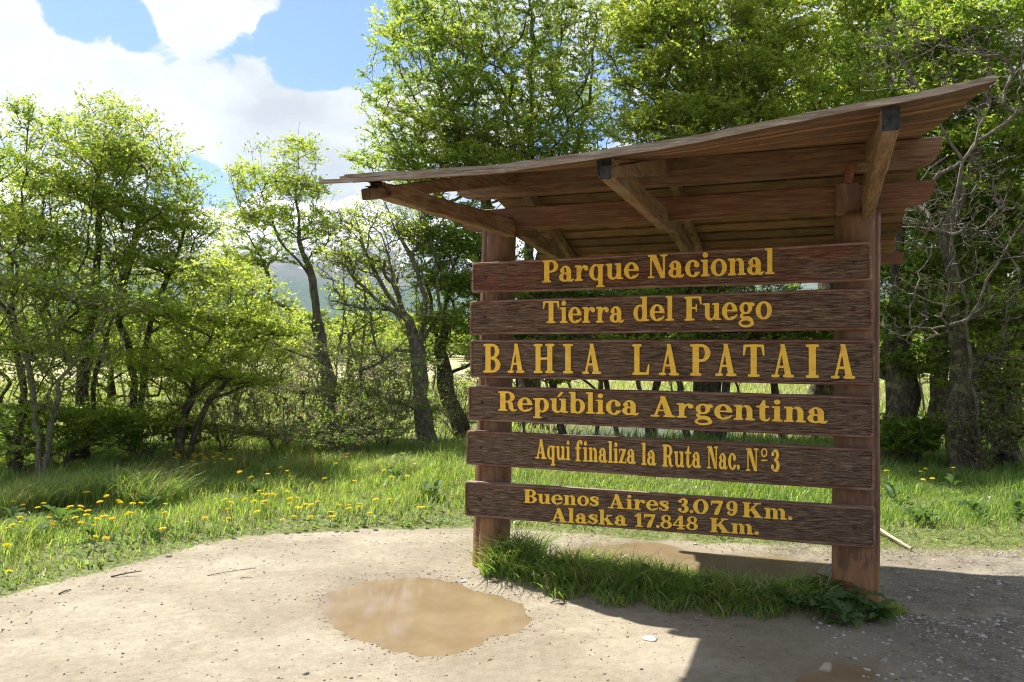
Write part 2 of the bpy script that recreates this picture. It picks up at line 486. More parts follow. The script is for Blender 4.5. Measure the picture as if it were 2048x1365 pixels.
def ground_material():
    k = NM('ground')
    at = k.node('ShaderNodeAttribute', attribute_name='zone')
    sp = k.node('ShaderNodeSeparateColor'); k.l.new(at.outputs['Color'], sp.inputs[0])
    P = k.tc('Object')
    n1 = k.noise(P, 1.3, 5, .55); n2 = k.noise(P, 16, 6, .65); n3 = k.noise(P, 95, 5, .7); n4 = k.noise(P, 5, 4, .6)
    c = k.ramp(k.math('ADD', k.math('MULTIPLY', n1, .45), k.math('MULTIPLY', n2, .55)), [(.33, (.21, .178, .125)), (.5, (.30, .26, .19)), (.68, (.39, .348, .265))])
    c = k.mix(k.ramp(n3, [(.36, (.55, .55, .55)), (.47, (0, 0, 0))]), c, (.17, .13, .095))
    c = k.mix(k.ramp(n3, [(.60, (0, 0, 0)), (.70, (.5, .5, .5))]), c, (.48, .44, .37))
    lowf = k.noise(k.tc('Object', (1, 1.6, 1)), .9, 3, .5, .6)
    c = k.mix(k.ramp(lowf, [(.38, (.30, .30, .30)), (.55, (0, 0, 0))]), c, (.19, .155, .11))
    c = k.mix(k.ramp(lowf, [(.52, (0, 0, 0)), (.68, (.30, .30, .30))]), c, (.46, .42, .34))
    # crumbs of darker grit
    vo = k.node('ShaderNodeTexVoronoi'); k.l.new(P, vo.inputs['Vector']); vo.inputs['Scale'].default_value = 42
    vc = k.node('ShaderNodeSeparateColor'); k.l.new(vo.outputs['Color'], vc.inputs[0])
    grit = k.math('MULTIPLY', k.ramp(vo.outputs['Distance'], [(.12, (1, 1, 1)), (.22, (0, 0, 0))]), k.ramp(vc.outputs[0], [(.80, (0, 0, 0)), (.86, (1, 1, 1))]))
    c = k.mix(grit, c, k.mix(vc.outputs[1], (.09, .075, .06), (.42, .38, .33)))
    # coarse grey gravel zone
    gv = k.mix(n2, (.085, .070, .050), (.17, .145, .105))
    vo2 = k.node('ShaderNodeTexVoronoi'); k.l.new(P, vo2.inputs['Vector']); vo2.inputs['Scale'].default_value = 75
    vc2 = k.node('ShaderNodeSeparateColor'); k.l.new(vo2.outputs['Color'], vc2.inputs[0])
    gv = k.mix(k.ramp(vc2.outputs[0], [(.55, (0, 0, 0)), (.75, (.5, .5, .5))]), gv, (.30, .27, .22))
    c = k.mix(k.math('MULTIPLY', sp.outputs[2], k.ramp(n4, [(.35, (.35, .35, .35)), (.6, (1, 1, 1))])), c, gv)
    # dried mud film and damp soil round the puddles
    wet = sp.outputs[1]
    c = k.mix(k.math('MULTIPLY', wet, .62), c, k.mix(n2, (.14, .102, .062), (.225, .172, .108)))
    # turf soil and thin straw at the verge
    s = k.math('ADD', sp.outputs[0], k.math('MULTIPLY', k.math('SUBTRACT', n2, .5), .9))
    tf = k.ramp(s, [(.38, (0, 0, 0)), (.62, (1, 1, 1))])
    turf = k.ramp(k.noise(P, 26, 5, .7), [(.35, (.055, .075, .018)), (.5, (.12, .15, .04)), (.7, (.28, .28, .12))])
    c = k.mix(tf, c, turf)
    # pale dry meadow beyond
    gm = k.node('ShaderNodeSeparateXYZ'); k.l.new(P, gm.inputs[0])
    mf = k.ramp(k.math('MULTIPLY', gm.outputs[1], 1 / 40.), [(.47, (0, 0, 0)), (.8, (1, 1, 1))])
    mead = k.ramp(k.noise(P, .23, 6, .6, .5), [(.35, (.17, .20, .055)), (.5, (.36, .34, .15)), (.62, (.52, .45, .28))])
    c = k.mix(k.math('MULTIPLY', mf, tf), c, mead)
    k.col(c)
    k.rough(k.math('SUBTRACT', .93, k.math('MULTIPLY', wet, .42)))
    k.b.inputs['Specular IOR Level'].default_value = .35
    hh = k.math('ADD', k.math('MULTIPLY', n2, .5), k.math('ADD', k.math('MULTIPLY', n3, .35), k.math('MULTIPLY', grit, .3)))
    k.bump(hh, .9, .014)
    return k.m


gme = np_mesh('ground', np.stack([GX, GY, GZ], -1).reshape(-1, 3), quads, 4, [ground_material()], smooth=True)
fx_, fy_ = GX.ravel(), GY.ravel()
zr_ = sstep(-.12, .10, psdf(fx_, fy_, PATH) + .16 * (fbm(fx_ * 4, fy_ * 4, 17) - .47))
dpud = np.minimum(np.minimum(psdf(fx_, fy_, PUD1), psdf(fx_, fy_, PUD2)), psdf(fx_, fy_, PUD3)) + .16 * (fbm(fx_ * 6, fy_ * 6, 41) - .47)
damp = 1 - sstep(-.02, .09, dpud)
damp = np.maximum(damp, .35 * (1 - sstep(0, .3, dpud)) * (fbm(fx_ * 9, fy_ * 9, 8) > .42))
dstr = psdf(fx_, fy_, STRIP)
damp = np.maximum(damp, .7 * (1 - sstep(-.1, .12, dstr)))
damp = np.maximum(damp, .55 * (1 - sstep(.1, .7, np.hypot(fx_ - 1.45, (fy_ - 4.0) * 1.3))))
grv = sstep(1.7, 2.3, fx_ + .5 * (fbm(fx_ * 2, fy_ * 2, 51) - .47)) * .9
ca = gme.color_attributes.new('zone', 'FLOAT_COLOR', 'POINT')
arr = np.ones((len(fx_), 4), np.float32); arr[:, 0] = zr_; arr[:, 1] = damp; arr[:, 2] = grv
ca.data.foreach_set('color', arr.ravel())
ground = add_obj('ground', gme); tag(ground, kind='structure')
ground['label'] = 'sandy dirt ground with green verge running out to a pale meadow'


def muddy_water():
    k = NM('muddy_water')
    n = k.noise(k.tc('Object'), 3.5, 5, .55)
    k.col(k.ramp(n, [(.35, (.215, .155, .088)), (.65, (.27, .205, .125))])); k.rough(.03)
    k.b.inputs['Specular IOR Level'].default_value = .5; k.b.inputs['IOR'].default_value = 1.33
    k.bump(k.noise(k.tc('Object'), 60, 3, .5), .06, .002)
    return k.m
M['mud_water'] = muddy_water()
kk = NM('pond_water'); kk.col((.05, .06, .05)); kk.rough(.08); kk.bump(kk.noise(kk.tc('Object'), 14, 3, .5), .3, .02); M['pond'] = kk.m


def water(name, poly, z, grow, mat, label):
    c = poly.mean(0); vs = []
    for p in poly:
        d = p - c; q = c + d * (1 + grow / np.hypot(*d)); vs.append((q[0] - c[0], q[1] - c[1], 0))
    mb = MB(); mb.add(vs, [tuple(range(len(vs)))[::-1]])
    o = mb.build(name, [mat], None, loc=(c[0], c[1], z)); tag(o, label, None, kind='structure')
    return o


water('puddle', PUD1, -.0155, .14, M['mud_water'], 'brown muddy puddle on the sunlit dirt left of the sign')
water('puddle', PUD2, -.0145, .12, M['mud_water'], 'brown muddy puddle behind the strip of grass under the sign')
water('puddle', PUD3, -.0095, .08, M['mud_water'], 'shallow puddle in the shade at the bottom right')
water('pond', POND, -.05, .3, M['pond'], 'small glinting pond in the grass behind the sign')

# ------------------------------------------------------------------ mountains
def range_mesh(name, prof, depth, base_y, mat, seed, label, jag=.12):
    """a mountain flank from a crest profile (x, height); rises from its foot at base_y to the crest"""
    xs = np.linspace(prof[0][0], prof[-1][0], 300)
    hs = np.interp(xs, [p[0] for p in prof], [p[1] for p in prof])
    rows = 60; V = []
    ts = np.linspace(0, 1.35, rows)
    X, T = np.meshgrid(xs, ts)
    H = np.broadcast_to(hs, X.shape)
    up = np.where(T < 1, T ** 1.15, 1 - (T - 1) * 1.1)
    nz = fbm(X / 420, T * depth / 420, seed, 6) - .48
    rg = 1 - np.abs(fbm(X / 260, T * depth / 520, seed + 9, 5) * 2 - .96) * 2
    Z = H * (1.5 if base_y > 2000 else 1.1) * up + (nz * H * .42 + rg * H * jag) * np.clip(T * 1.6, 0, 1)
    Y = base_y + T * depth + (fbm(X / 700, T * 3, seed + 4) - .5) * 300
    V = np.stack([X, Y, Z - 6], -1).reshape(-1, 3)
    ii = np.arange(len(V)).reshape(rows, len(xs))
    q = np.stack([ii[:-1, :-1], ii[:-1, 1:], ii[1:, 1:], ii[1:, :-1]], -1).reshape(-1, 4)
    o = add_obj(name, np_mesh(name, V, q, 4, [mat], smooth=True)); tag(o, label, None, kind='structure'); return o


def mountain_mat():
    k = NM('mountain')
    g = k.node('ShaderNodeNewGeometry'); s = k.node('ShaderNodeSeparateXYZ'); k.l.new(g.outputs['Position'], s.inputs[0])
    P = k.tc('Object', (1, 1, 1.6))
    n = k.noise(P, .006, 8, .62); n2 = k.noise(P, .03, 6, .65)
    h = k.math('ADD', k.math('MULTIPLY', s.outputs[2], 1 / 500.), k.math('MULTIPLY', k.math('SUBTRACT', n, .5), .7))
    wood_ = k.mix(n2, (.016, .040, .016), (.06, .115, .03))
    rock = k.mix(n2, (.10, .085, .075), (.21, .19, .17))
    c = k.mix(k.ramp(h, [(.42, (0, 0, 0)), (.58, (1, 1, 1))]), wood_, rock)
    sn = k.math('ADD', h, k.math('MULTIPLY', k.math('SUBTRACT', n2, .5), 1.1))
    c = k.mix(k.ramp(sn, [(.73, (0, 0, 0)), (.79, (1, 1, 1))]), c, (.82, .84, .87))
    k.col(c); k.rough(.95); k.b.inputs['Specular IOR Level'].default_value = .1
    return k.m


MM = mountain_mat()
range_mesh('mountain', [(-4200, 300), (-2900, 500), (-2300, 560), (-1900, 500), (-1650, 465), (-1350, 470), (-1000, 500), (-700, 470), (-300, 420), (200, 380), (900, 330), (1900, 280), (2600, 215), (3600, 240), (5000, 300)], 1500, 2600, MM, 5, 'forested mountain range with snow patches near the crest')
range_mesh('hill', [(-3000, 60), (-1500, 105), (-700, 70), (-200, 55), (600, 45), (1500, 60), (2600, 70), (3600, 60)], 500, 1250, MM, 15, 'low wooded foothill in front of the mountain', .05)

# ------------------------------------------------------------------ tree builder
def unit(v): return v / (np.linalg.norm(v) + 1e-9)


def at(px, py, d):
    """a point of the place, from where the photograph shows it and its distance"""
    return np.array([(px - 1024) / 1593. * d, d, 1.6 + (682 - py) / 1593. * d])


def grow(rng, stems, targets, step=.2, wander=.25, upw=2.2, back=.3):
    """join every twig target to the nearest fitting node of the skeleton by a curved branch"""
    N = 60000
    pos = np.zeros((N, 3)); par = np.full(N, -1); dist = np.zeros(N); cnt = 0; paths = []
    for st in stems:
        st = [np.asarray(p, float) for p in st]
        ids = []; last = -1
        for i in range(len(st) - 1):
            a, b = st[i], st[i + 1]; L = np.linalg.norm(b - a); n = max(2, int(L / step))
            for j in range(n if i < len(st) - 2 else n + 1):
                t = j / n; p = a + (b - a) * t + rng.normal(0, .018, 3) * (1 if (i or j) else 0)
                if i == 0 and j == 0:
                    if cnt:
                        d = np.linalg.norm(pos[:cnt] - p, axis=1); k = int(d.argmin())
                        if d[k] < .12: last = k; ids.append(k); continue
                pos[cnt] = p; par[cnt] = last; dist[cnt] = 0 if last < 0 else dist[last] + np.linalg.norm(p - pos[last])
                last = cnt; ids.append(cnt); cnt += 1
        paths.append(ids)
    base = pos[0]
    order = np.argsort(np.linalg.norm(targets - base, axis=1) + rng.normal(0, .25, len(targets)))
    tips = []
    for ti in order:
        T = targets[ti]
        D = T - pos[:cnt]; dd = np.sqrt((D ** 2).sum(1))
        cost = dd + upw * np.maximum(0, -D[:, 2] + .25 * dd) + .05 * dist[:cnt]
        k = int(cost.argmin())
        if cnt > N - 60: break
        L = dd[k]
        n = max(2, int(L / step) + 1)
        A = pos[k].copy()
        dirp = unit(A - pos[par[k]]) if par[k] >= 0 else np.array([0, 0, 1.])
        C = A + (dirp * .35 + unit(T - A) * .65 + np.array([0, 0, -.12])) * L * .45 + rng.normal(0, wander * .11 * L, 3)
        ids = [k]; last = k
        for j in range(1, n + 1):
            t = j / n
            p = A * (1 - t) ** 2 + C * 2 * t * (1 - t) + T * t * t
            if j < n: p = p + rng.normal(0, wander * .035, 3)
            pos[cnt] = p; par[cnt] = last; dist[cnt] = dist[last] + L / n; last = cnt; ids.append(cnt); cnt += 1
        paths.append(ids); tips.append(last)
    return pos[:cnt], par[:cnt], paths, np.array(tips, int)


def radii(par, r_tip, expo, r_base, nstem_nodes=0):
    n = len(par); w = np.zeros(n); child = np.zeros(n)
    for i in range(n - 1, -1, -1):
        if child[i] == 0: w[i] += 1
        p = par[i]
        if p >= 0: w[p] += w[i]; child[p] += 1
    r = r_tip * w ** expo
    s = r_base / r.max()
    r = r * np.where(w > 1, 1 + (s - 1) * np.clip(np.log(w) / np.log(w.max()), 0, 1) ** 4, 1)
    return r


def skeleton_mesh(name, pos, par, paths, r, mat, thick=.013, bump=.0, rng=None, flare=None):
    V = []; Q = []; vo = 0
    # thin twigs: three-sided prisms, all at once
    ch = np.where((par >= 0))[0]
    thin = ch[r[ch] < thick]
    if len(thin):
        a = pos[par[thin]]; b = pos[thin]; ra = np.minimum(r[par[thin]], thick * .8)[:, None]; rb = r[thin][:, None]
        d = b - a; d /= (np.linalg.norm(d, axis=1, keepdims=True) + 1e-9)
        up = np.where(np.abs(d[:, 2:3]) > .9, np.array([[1., 0, 0]]), np.array([[0, 0, 1.]]))
        u = np.cross(d, up); u /= (np.linalg.norm(u, axis=1, keepdims=True) + 1e-9); w = np.cross(d, u)
        pts = []
        for k in range(3):
            c, s = math.cos(k * 2.094), math.sin(k * 2.094); pts.append(a + (u * c + w * s) * ra)
        for k in range(3):
            c, s = math.cos(k * 2.094), math.sin(k * 2.094); pts.append(b + (u * c + w * s) * rb)
        P = np.stack(pts, 1).reshape(-1, 3)
        base = (np.arange(len(thin)) * 6)[:, None]
        for k in range(3):
            k2 = (k + 1) % 3
            Q.append(np.concatenate([base + k, base + k2, base + 3 + k2, base + 3 + k], 1))
        V.append(P); vo += len(P)
    for ids in paths:
        ids = [i for i in ids]
        m = [i for i in ids if r[i] >= thick]
        if len(m) < 2: continue
        last = ids.index(m[-1]); seg = ids[:min(last + 2, len(ids))]
        if len(seg) < 2: continue
        p = pos[seg]; rr = r[seg].copy()
        rr[0] = min(rr[0], rr[1] * 1.25)
        ns = 12 if rr.max() > .07 else (7 if rr.max() > .03 else 5)
        d = np.gradient(p, axis=0); d /= (np.linalg.norm(d, axis=1, keepdims=True) + 1e-9)
        ref = np.array([1., 0, 0]) if abs(d[0, 2]) > .6 else np.array([0, 0, 1.])
        u = np.cross(d, ref); u /= (np.linalg.norm(u, axis=1, keepdims=True) + 1e-9); w = np.cross(d, u)
        an = np.arange(ns) * 2 * math.pi / ns
        rad_ = rr[:, None] * (1 + (.10 * rng.normal(0, 1, (len(seg), ns)) if rr.max() > .03 else 0)
                              + (.14 * np.sin(3 * an + rng.uniform(0, 6))[None, :] if rr.max() > .07 else 0))
        if flare and p[0][2] < flare[1]: rad_ = rad_ * (1 + flare[0] * np.exp(-np.arange(len(seg)) * 1.1))[:, None]
        ring = p[:, None, :] + (u[:, None, :] * np.cos(an)[None, :, None] + w[:, None, :] * np.sin(an)[None, :, None]) * rad_[..., None]
        V.append(ring.reshape(-1, 3))
        I = vo + np.arange(len(seg) * ns).reshape(len(seg), ns)
        J = np.roll(I, -1, 1)
        Q.append(np.stack([I[:-1], J[:-1], J[1:], I[1:]], -1).reshape(-1, 4))
        vo += len(seg) * ns
    return np_mesh(name, np.concatenate(V), np.concatenate(Q), 4, [mat], smooth=True)


def leaves_mesh(name, rng, pos, par, tips, n, size, mats, spread=(.32, .2), flat=.55, prob=1.0, weights=None):
    n = n * 1.75; size = size * 1.12
    """sprays of small leaves laid out in flattish fans round every twig tip"""
    if prob < 1: tips = tips[rng.random(len(tips)) < prob]
    T = pos[tips]; D = T - pos[par[tips]]
    D[:, 2] *= .55; D /= (np.linalg.norm(D, axis=1, keepdims=True) + 1e-9)
    k = len(tips)
    nn = rng.poisson(n, k); rep = np.repeat(np.arange(k), nn); m = len(rep)
    d = D[rep]; side = np.cross(d, np.array([0, 0, 1.])); side /= (np.linalg.norm(side, axis=1, keepdims=True) + 1e-9)
    nrm = np.cross(side, d)
    # five side twigs fanned in a flattish plane, leaves set alternately along them
    K = 5
    fan = np.linspace(-1.15, 1.15, K)[None, :] + rng.normal(0, .16, (k, K))
    ln_ = spread[0] * rng.uniform(.55, 1.25, (k, K)) * (1 - .28 * np.abs(fan))
    org = rng.uniform(-.75, .1, (k, K)) * spread[0] * .6; org[:, K // 2] = -.2 * spread[0]
    lift = rng.normal(.10, .13, (k, K))
    tk = rng.integers(0, K, m); fa = fan[rep, tk]; t = rng.random(m) ** .8
    tw = d * np.cos(fa)[:, None] + side * np.sin(fa)[:, None] + nrm * lift[rep, tk][:, None]
    tw /= (np.linalg.norm(tw, axis=1, keepdims=True) + 1e-9)
    sd = np.cross(tw, nrm); sg = rng.choice([-1, 1], m)
    c = T[rep] + d * org[rep, tk][:, None] + tw * (t * ln_[rep, tk])[:, None] + sd * (sg * size * rng.uniform(.2, .75, m))[:, None] + nrm * rng.normal(0, .010, m)[:, None]
    ln = tw * .75 + sd * (sg * rng.uniform(.3, 1.1, m))[:, None] + rng.normal(0, .28, (m, 3))
    ln /= (np.linalg.norm(ln, axis=1, keepdims=True) + 1e-9)
    up = np.array([0, 0, 1.]) + rng.normal(0, flat, (m, 3)); wd = np.cross(up, ln); wd /= (np.linalg.norm(wd, axis=1, keepdims=True) + 1e-9)
    s = size * rng.uniform(.6, 1.3, m)[:, None]
    up2 = np.cross(ln, wd)
    v = np.stack([c - ln * s * .5 + wd * s * .36, c + ln * s * .62 + up2 * s * .08, c - ln * s * .42 - wd * s * .36], 1).reshape(-1, 3)
    f = np.arange(m * 3).reshape(m, 3)
    mi = None
    if len(mats) > 1:
        mi = rng.choice(len(mats), k, p=weights)[rep]
    return np_mesh(name, v, f, 3, mats, mi)


def env_points(rng, ells, n, shell=.55):
    """points spread through ellipsoids [(centre, (rx, ry, rz), weight)], denser towards the outside"""
    w = np.array([e[2] for e in ells], float); w /= w.sum(); out = []
    for (c, r, _), cnt in zip(ells, (w * n).astype(int)):
        u = rng.normal(0, 1, (cnt, 3)); u /= np.linalg.norm(u, axis=1, keepdims=True)
        q = rng.random(cnt) ** (1 / 3.) * (1 - shell * .3) + shell * .3
        q = np.minimum(q * (1 + rng.normal(0, .05, cnt)), 1.12) * (.72 + .62 * vnoise(np.arctan2(u[:, 1], u[:, 0]) * 2.2 + 40, u[:, 2] * 3.2 + 20, int(r[0] * 991) % 97))
        out.append(np.asarray(c) + u * q[:, None] * np.asarray(r))
    P = np.concatenate(out)
    # bunch the twigs into horizontal tiers
    P[:, 2] += .09 * np.sin(P[:, 2] * 9 + P[:, 0] * 1.3 + P[:, 1])
    return P[P[:, 2] > .25]


TRIS = [0]
def tree(name, label, cat, seed, stems, ells, n, leafn, lsize, lmats, lw, bark, r_base, r_tip=.0032, expo=.40, step=.2,
         wander=.3, spread=(.32, .2), group=None, prob=1.0, trunk='trunk', shell=.55, upw=2.2, thick=.013):
    rng = np.random.default_rng(seed)
    stems = [[np.asarray(p, float) for p in s] for s in stems]
    b = stems[0][0].copy()
    root = empty(name, tuple(b)); tag(root, label, cat, group)
    pts = env_points(rng, ells, n, shell)
    pos, par, paths, tips = grow(rng, stems, pts, step, wander, upw)
    r = radii(par, r_tip, expo, r_base)
    p0 = pos - b
    me = skeleton_mesh(trunk, p0, par, paths, r, bark, thick, rng=rng, flare=(.35, .25)); add_obj(trunk, me, root)
    TRIS[0] += len(me.polygons) * 2
    if leafn > 0:
        lm = leaves_mesh('crown', rng, p0, par, tips, leafn, lsize, lmats, spread, prob=prob, weights=lw)
        add_obj('crown', lm, root); TRIS[0] += len(lm.polygons) * 2
    return root


def E(px, py, d, rpx, rpy, rd, w=1.0):
    """crown ellipsoid from photo position, distance and apparent half-sizes"""
    return (at(px, py, d), (rpx / 1593. * d, rd, rpy / 1593. * d), w)


def G(px, d, dz=-.06):
    x = (px - 1024) / 1593. * d
    return np.array([x, d, float(ground_h(x, d)) + dz])


def S(px0, d, *pts):
    """stem: foot on the ground, then points (px, py, distance)"""
    return [G(px0, d)] + [at(*p) for p in pts]


BR, MI, DK, GY_ = M['leaf_bright'], M['leaf_mid'], M['leaf_dark'], M['leaf_grey']
# ---- left group
tree('beech_tree', 'leafy young beech cut off by the left edge with a bare wispy top', 'tree', 11,
     [S(30, 9.3, (45, 780, 9.3), (20, 560, 9.4), (45, 380, 9.4), (60, 200, 9.4)), S(30, 9.3, (-30, 700, 9.4), (-60, 450, 9.5))],
     [E(20, 400, 9.4, 125, 150, 1.1, 1.2), E(-60, 560, 9.4, 160, 200, 1.2, .8), E(60, 620, 9.2, 130, 150, 1.0, .8), E(50, 860, 9.0, 120, 70, .8, .3), E(45, 230, 9.4, 35, 60, .3, .06)],
     1000, 24, .031, [BR, MI, DK], [.5, .4, .1], M['bark'], .07)
tree('beech_tree', 'beech with two slim stems and a pointed crown against the cloud at the left', 'tree', 12,
     [S(150, 10.2, (160, 780, 10.2), (190, 600, 10.3), (195, 420, 10.4), (185, 260, 10.4)), S(175, 10.3, (190, 750, 10.3), (230, 620, 10.4), (260, 450, 10.5))],
     [E(190, 300, 10.4, 75, 100, .9, .7), E(150, 420, 10.4, 120, 110, 1.1, 1), E(230, 540, 10.5, 120, 110, 1.0, .7), E(150, 640, 10.2, 150, 110, 1, .5), E(140, 850, 9.9, 110, 60, .8, .25)],
     1050, 24, .031, [BR, MI, DK], [.5, .4, .1], M['bark'], .085)
tree('beech_tree', 'spreading beech with limbs reaching right over the mountain view', 'tree', 13,
     [S(265, 11.0, (270, 760, 11.), (240, 640, 11.), (265, 500, 11.), (300, 340, 11.)), S(265, 11., (300, 640, 11), (350, 520, 11), (380, 420, 11))],
     [E(290, 380, 11., 110, 120, 1.0, 1), E(350, 440, 11, 80, 80, .9, .6), E(330, 560, 11.2, 110, 90, 1.0, .7), E(240, 300, 11., 55, 75, .7, .3), E(260, 760, 11.2, 120, 100, .8, .4)],
     1050, 24, .032, [BR, MI, DK], [.5, .4, .1], M['bark'], .09)
tree('beech_tree', 'small low beech leaning right with bright horizontal sprays over the verge', 'tree', 14,
     [S(355, 9.9, (372, 820, 9.9), (400, 720, 9.9), (440, 640, 10.)), S(360, 9.9, (420, 800, 9.8), (480, 745, 9.6))],
     [E(430, 620, 10., 130, 80, 1.0, 1), E(480, 720, 9.7, 110, 60, .8, .6), E(350, 740, 9.7, 90, 90, .7, .5), E(540, 650, 10, 70, 40, .6, .25)],
     720, 30, .029, [BR, MI], [.8, .2], M['bark'], .075, shell=.3)
tree('beech_tree', 'thin dark beech between the trunks of the left group', 'tree', 15,
     [S(215, 12.3, (225, 760, 12.3), (210, 640, 12.3), (230, 520, 12.3))],
     [E(210, 600, 12.4, 150, 110, 1.2, 1), E(120, 700, 12, 130, 110, 1., 1), E(330, 690, 12.2, 110, 90, 1, .8), E(60, 500, 12.5, 120, 120, 1., .7)],
     700, 22, .035, [MI, BR], [.6, .4], M['bark'], .08)
tree('beech_tree', 'dead grey beech with bare fine branches among the left trees', 'tree', 16,
     [S(85, 8.9, (70, 800, 8.9), (30, 640, 8.9), (-10, 560, 8.9)), S(85, 8.9, (120, 760, 8.8), (190, 660, 8.8), (270, 560, 8.7))],
     [E(150, 620, 8.8, 140, 110, .7, 1), E(20, 560, 8.9, 110, 100, .7, .8), E(100, 740, 8.7, 120, 60, .6, .5)],
     1100, 3, .03, [MI], None, M['bark_dead'], .045, r_tip=.0024, wander=.4)
# ---- middle
tree('beech_tree', 'pale light green beech of fine sprays between the left group and the open twin trunks', 'tree', 17,
     [S(470, 14.5, (475, 780, 14.5), (480, 680, 14.5), (470, 580, 14.5)), S(495, 14.5, (505, 760, 14.5), (530, 660, 14.5))],
     [E(470, 600, 14.5, 70, 110, .9, 1), E(540, 670, 14.3, 70, 70, .8, .7), E(440, 720, 14.2, 60, 50, .7, .4)],
     650, 18, .034, [BR, MI], [.8, .2], M['bark_grey'], .05)
tree('beech_tree', 'tall open beech with leaning twin trunks standing before the mountain', 'tree', 21,
     [S(665, 13.6, (655, 760, 13.6), (640, 680, 13.6), (625, 560, 13.6), (598, 480, 13.6), (590, 380, 13.7), (600, 300, 13.7)),
      S(680, 13.5, (672, 740, 13.5), (690, 620, 13.5), (690, 540, 13.6)),
      [at(640, 660, 13.6), at(590, 630, 13.5), at(540, 600, 13.5), at(535, 540, 13.4), at(500, 470, 13.4)],
      [at(625, 560, 13.6), at(560, 480, 13.6), at(530, 400, 13.6), at(510, 340, 13.6)]],
     [E(600, 340, 13.7, 45, 80, .7, .6), E(610, 420, 13.7, 60, 60, .7, .4), E(515, 380, 13.6, 50, 75, .7, .65), E(560, 470, 13.6, 100, 70, .9, .8), E(480, 520, 13.4, 60, 80, .7, .5), E(520, 630, 13.4, 70, 50, .6, .4), E(700, 480, 13.6, 50, 60, .6, .2)],
     720, 28, .036, [BR, MI], [.6, .4], M['bark_grey'], .115, spread=(.3, .16), prob=.85, wander=.4)
tree('beech_tree', 'many stemmed beech of mostly bare twigs beside the left post', 'tree', 22,
     [S(858, 12.4, (842, 800, 12.4), (838, 700, 12.4), (815, 640, 12.4), (770, 580, 12.4), (730, 500, 12.4), (715, 440, 12.4)),
      [at(838, 700, 12.4), at(850, 620, 12.4), at(835, 540, 12.5), at(790, 450, 12.5), at(765, 390, 12.5)],
      [at(815, 640, 12.4), at(780, 540, 12.3), at(760, 470, 12.3)],
      [at(840, 690, 12.4), at(880, 620, 12.5), at(870, 520, 12.6), at(850, 440, 12.6)],
      [at(838, 705, 12.4), at(790, 700, 12.2), at(730, 740, 12.1), at(660, 775, 12.0)],
      [at(815, 640, 12.4), at(760, 605, 12.2), at(700, 560, 12.2)]],
     [E(760, 470, 12.4, 100, 90, .8, 1.2), E(700, 520, 12.2, 70, 90, .6, .7), E(830, 430, 12.6, 70, 60, .6, .5), E(690, 770, 12., 45, 18, .3, .12), E(800, 620, 12.3, 120, 60, .7, .5)],
     2000, 2.8, .034, [BR, MI], [.6, .4], M['bark_grey'], .125, r_tip=.0034, expo=.40, wander=.35, spread=(.16, .1))
tree('beech_tree', 'dark leafed beech partly hidden behind the left post', 'tree', 23,
     [S(925, 13.2, (900, 800, 13.2), (880, 700, 13.2), (905, 560, 13.2), (900, 460, 13.2)), [at(880, 700, 13.2), at(860, 600, 13.1), at(840, 520, 13)]],
     [E(890, 490, 13.2, 85, 80, .9, 1), E(900, 620, 13, 80, 100, .8, .9), E(960, 540, 13.2, 80, 120, .9, .7)],
     600, 26, .045, [MI, DK], [.5, .5], M['bark'], .13)
tree('beech_tree', 'slim bare stemmed sapling between the two open beeches', 'tree', 24,
     [S(720, 15.5, (722, 760, 15.5), (728, 660, 15.5), (735, 570, 15.5)), S(700, 15.5, (700, 700, 15.5), (690, 620, 15.5))],
     [E(725, 600, 15.5, 60, 60, .6, 1), E(690, 690, 15.4, 60, 40, .6, .4)], 200, 7, .045, [BR], None, M['bark_grey'], .07, wander=.5)
# ---- big crowns over the shelter
tree('beech_tree', 'tall beech with a wide crown rising left of centre behind the shelter roof', 'tree', 31,
     [S(1060, 14.5, (1055, 700, 14.5), (1060, 500, 14.5), (1062, 300, 14.5), (1065, 100, 14.5), (1060, -150, 14.5)),
      [at(1058, 620, 14.5), at(1000, 480, 14.3), at(940, 330, 14.2), at(880, 180, 14.2), at(850, 40, 14.2)],
      [at(1060, 560, 14.5), at(1120, 400, 14.5), at(1180, 200, 14.6), at(1190, 20, 14.6)],
      [at(1030, 560, 14.4), at(930, 450, 14.), at(830, 340, 14.), at(770, 250, 14.)]],
     [E(870, 200, 14.2, 150, 170, 1.5, 1.5), E(1010, 130, 14.2, 170, 230, 1.6, 1.9), E(1150, 170, 14.6, 110, 180, 1.4, .9), E(890, 330, 14.0, 170, 60, 1.2, .8), E(1000, 300, 13.8, 200, 90, 1.2, 1.1), E(1000, -120, 14.4, 170, 130, 1.5, .8), E(830, 40, 14.4, 80, 60, .8, .35)],
     2900, 31, .040, [BR, MI, DK], [.38, .42, .2], M['bark'], .21, r_tip=.0045, shell=.35)
tree('beech_tree', 'bright yellow green beech crown above the middle of the shelter roof', 'tree', 32,
     [S(1420, 12.6, (1415, 700, 12.6), (1400, 450, 12.6), (1410, 200, 12.6), (1400, -100, 12.6)),
      [at(1405, 500, 12.6), at(1340, 300, 12.5), at(1300, 100, 12.5)], [at(1405, 480, 12.6), at(1500, 300, 12.6), at(1540, 100, 12.6)]],
     [E(1330, 130, 12.5, 110, 170, 1.3, 1.2), E(1440, 110, 12.3, 140, 190, 1.3, 1.6), E(1540, 160, 12.5, 110, 170, 1.2, 1.1), E(1420, 260, 12.1, 200, 60, 1.0, .8), E(1450, -120, 12.5, 200, 110, 1.4, .9), E(1290, 30, 12.6, 60, 60, .9, .25)],
     2600, 34, .040, [BR, MI], [.8, .2], M['bark'], .20, r_tip=.0045, shell=.35)
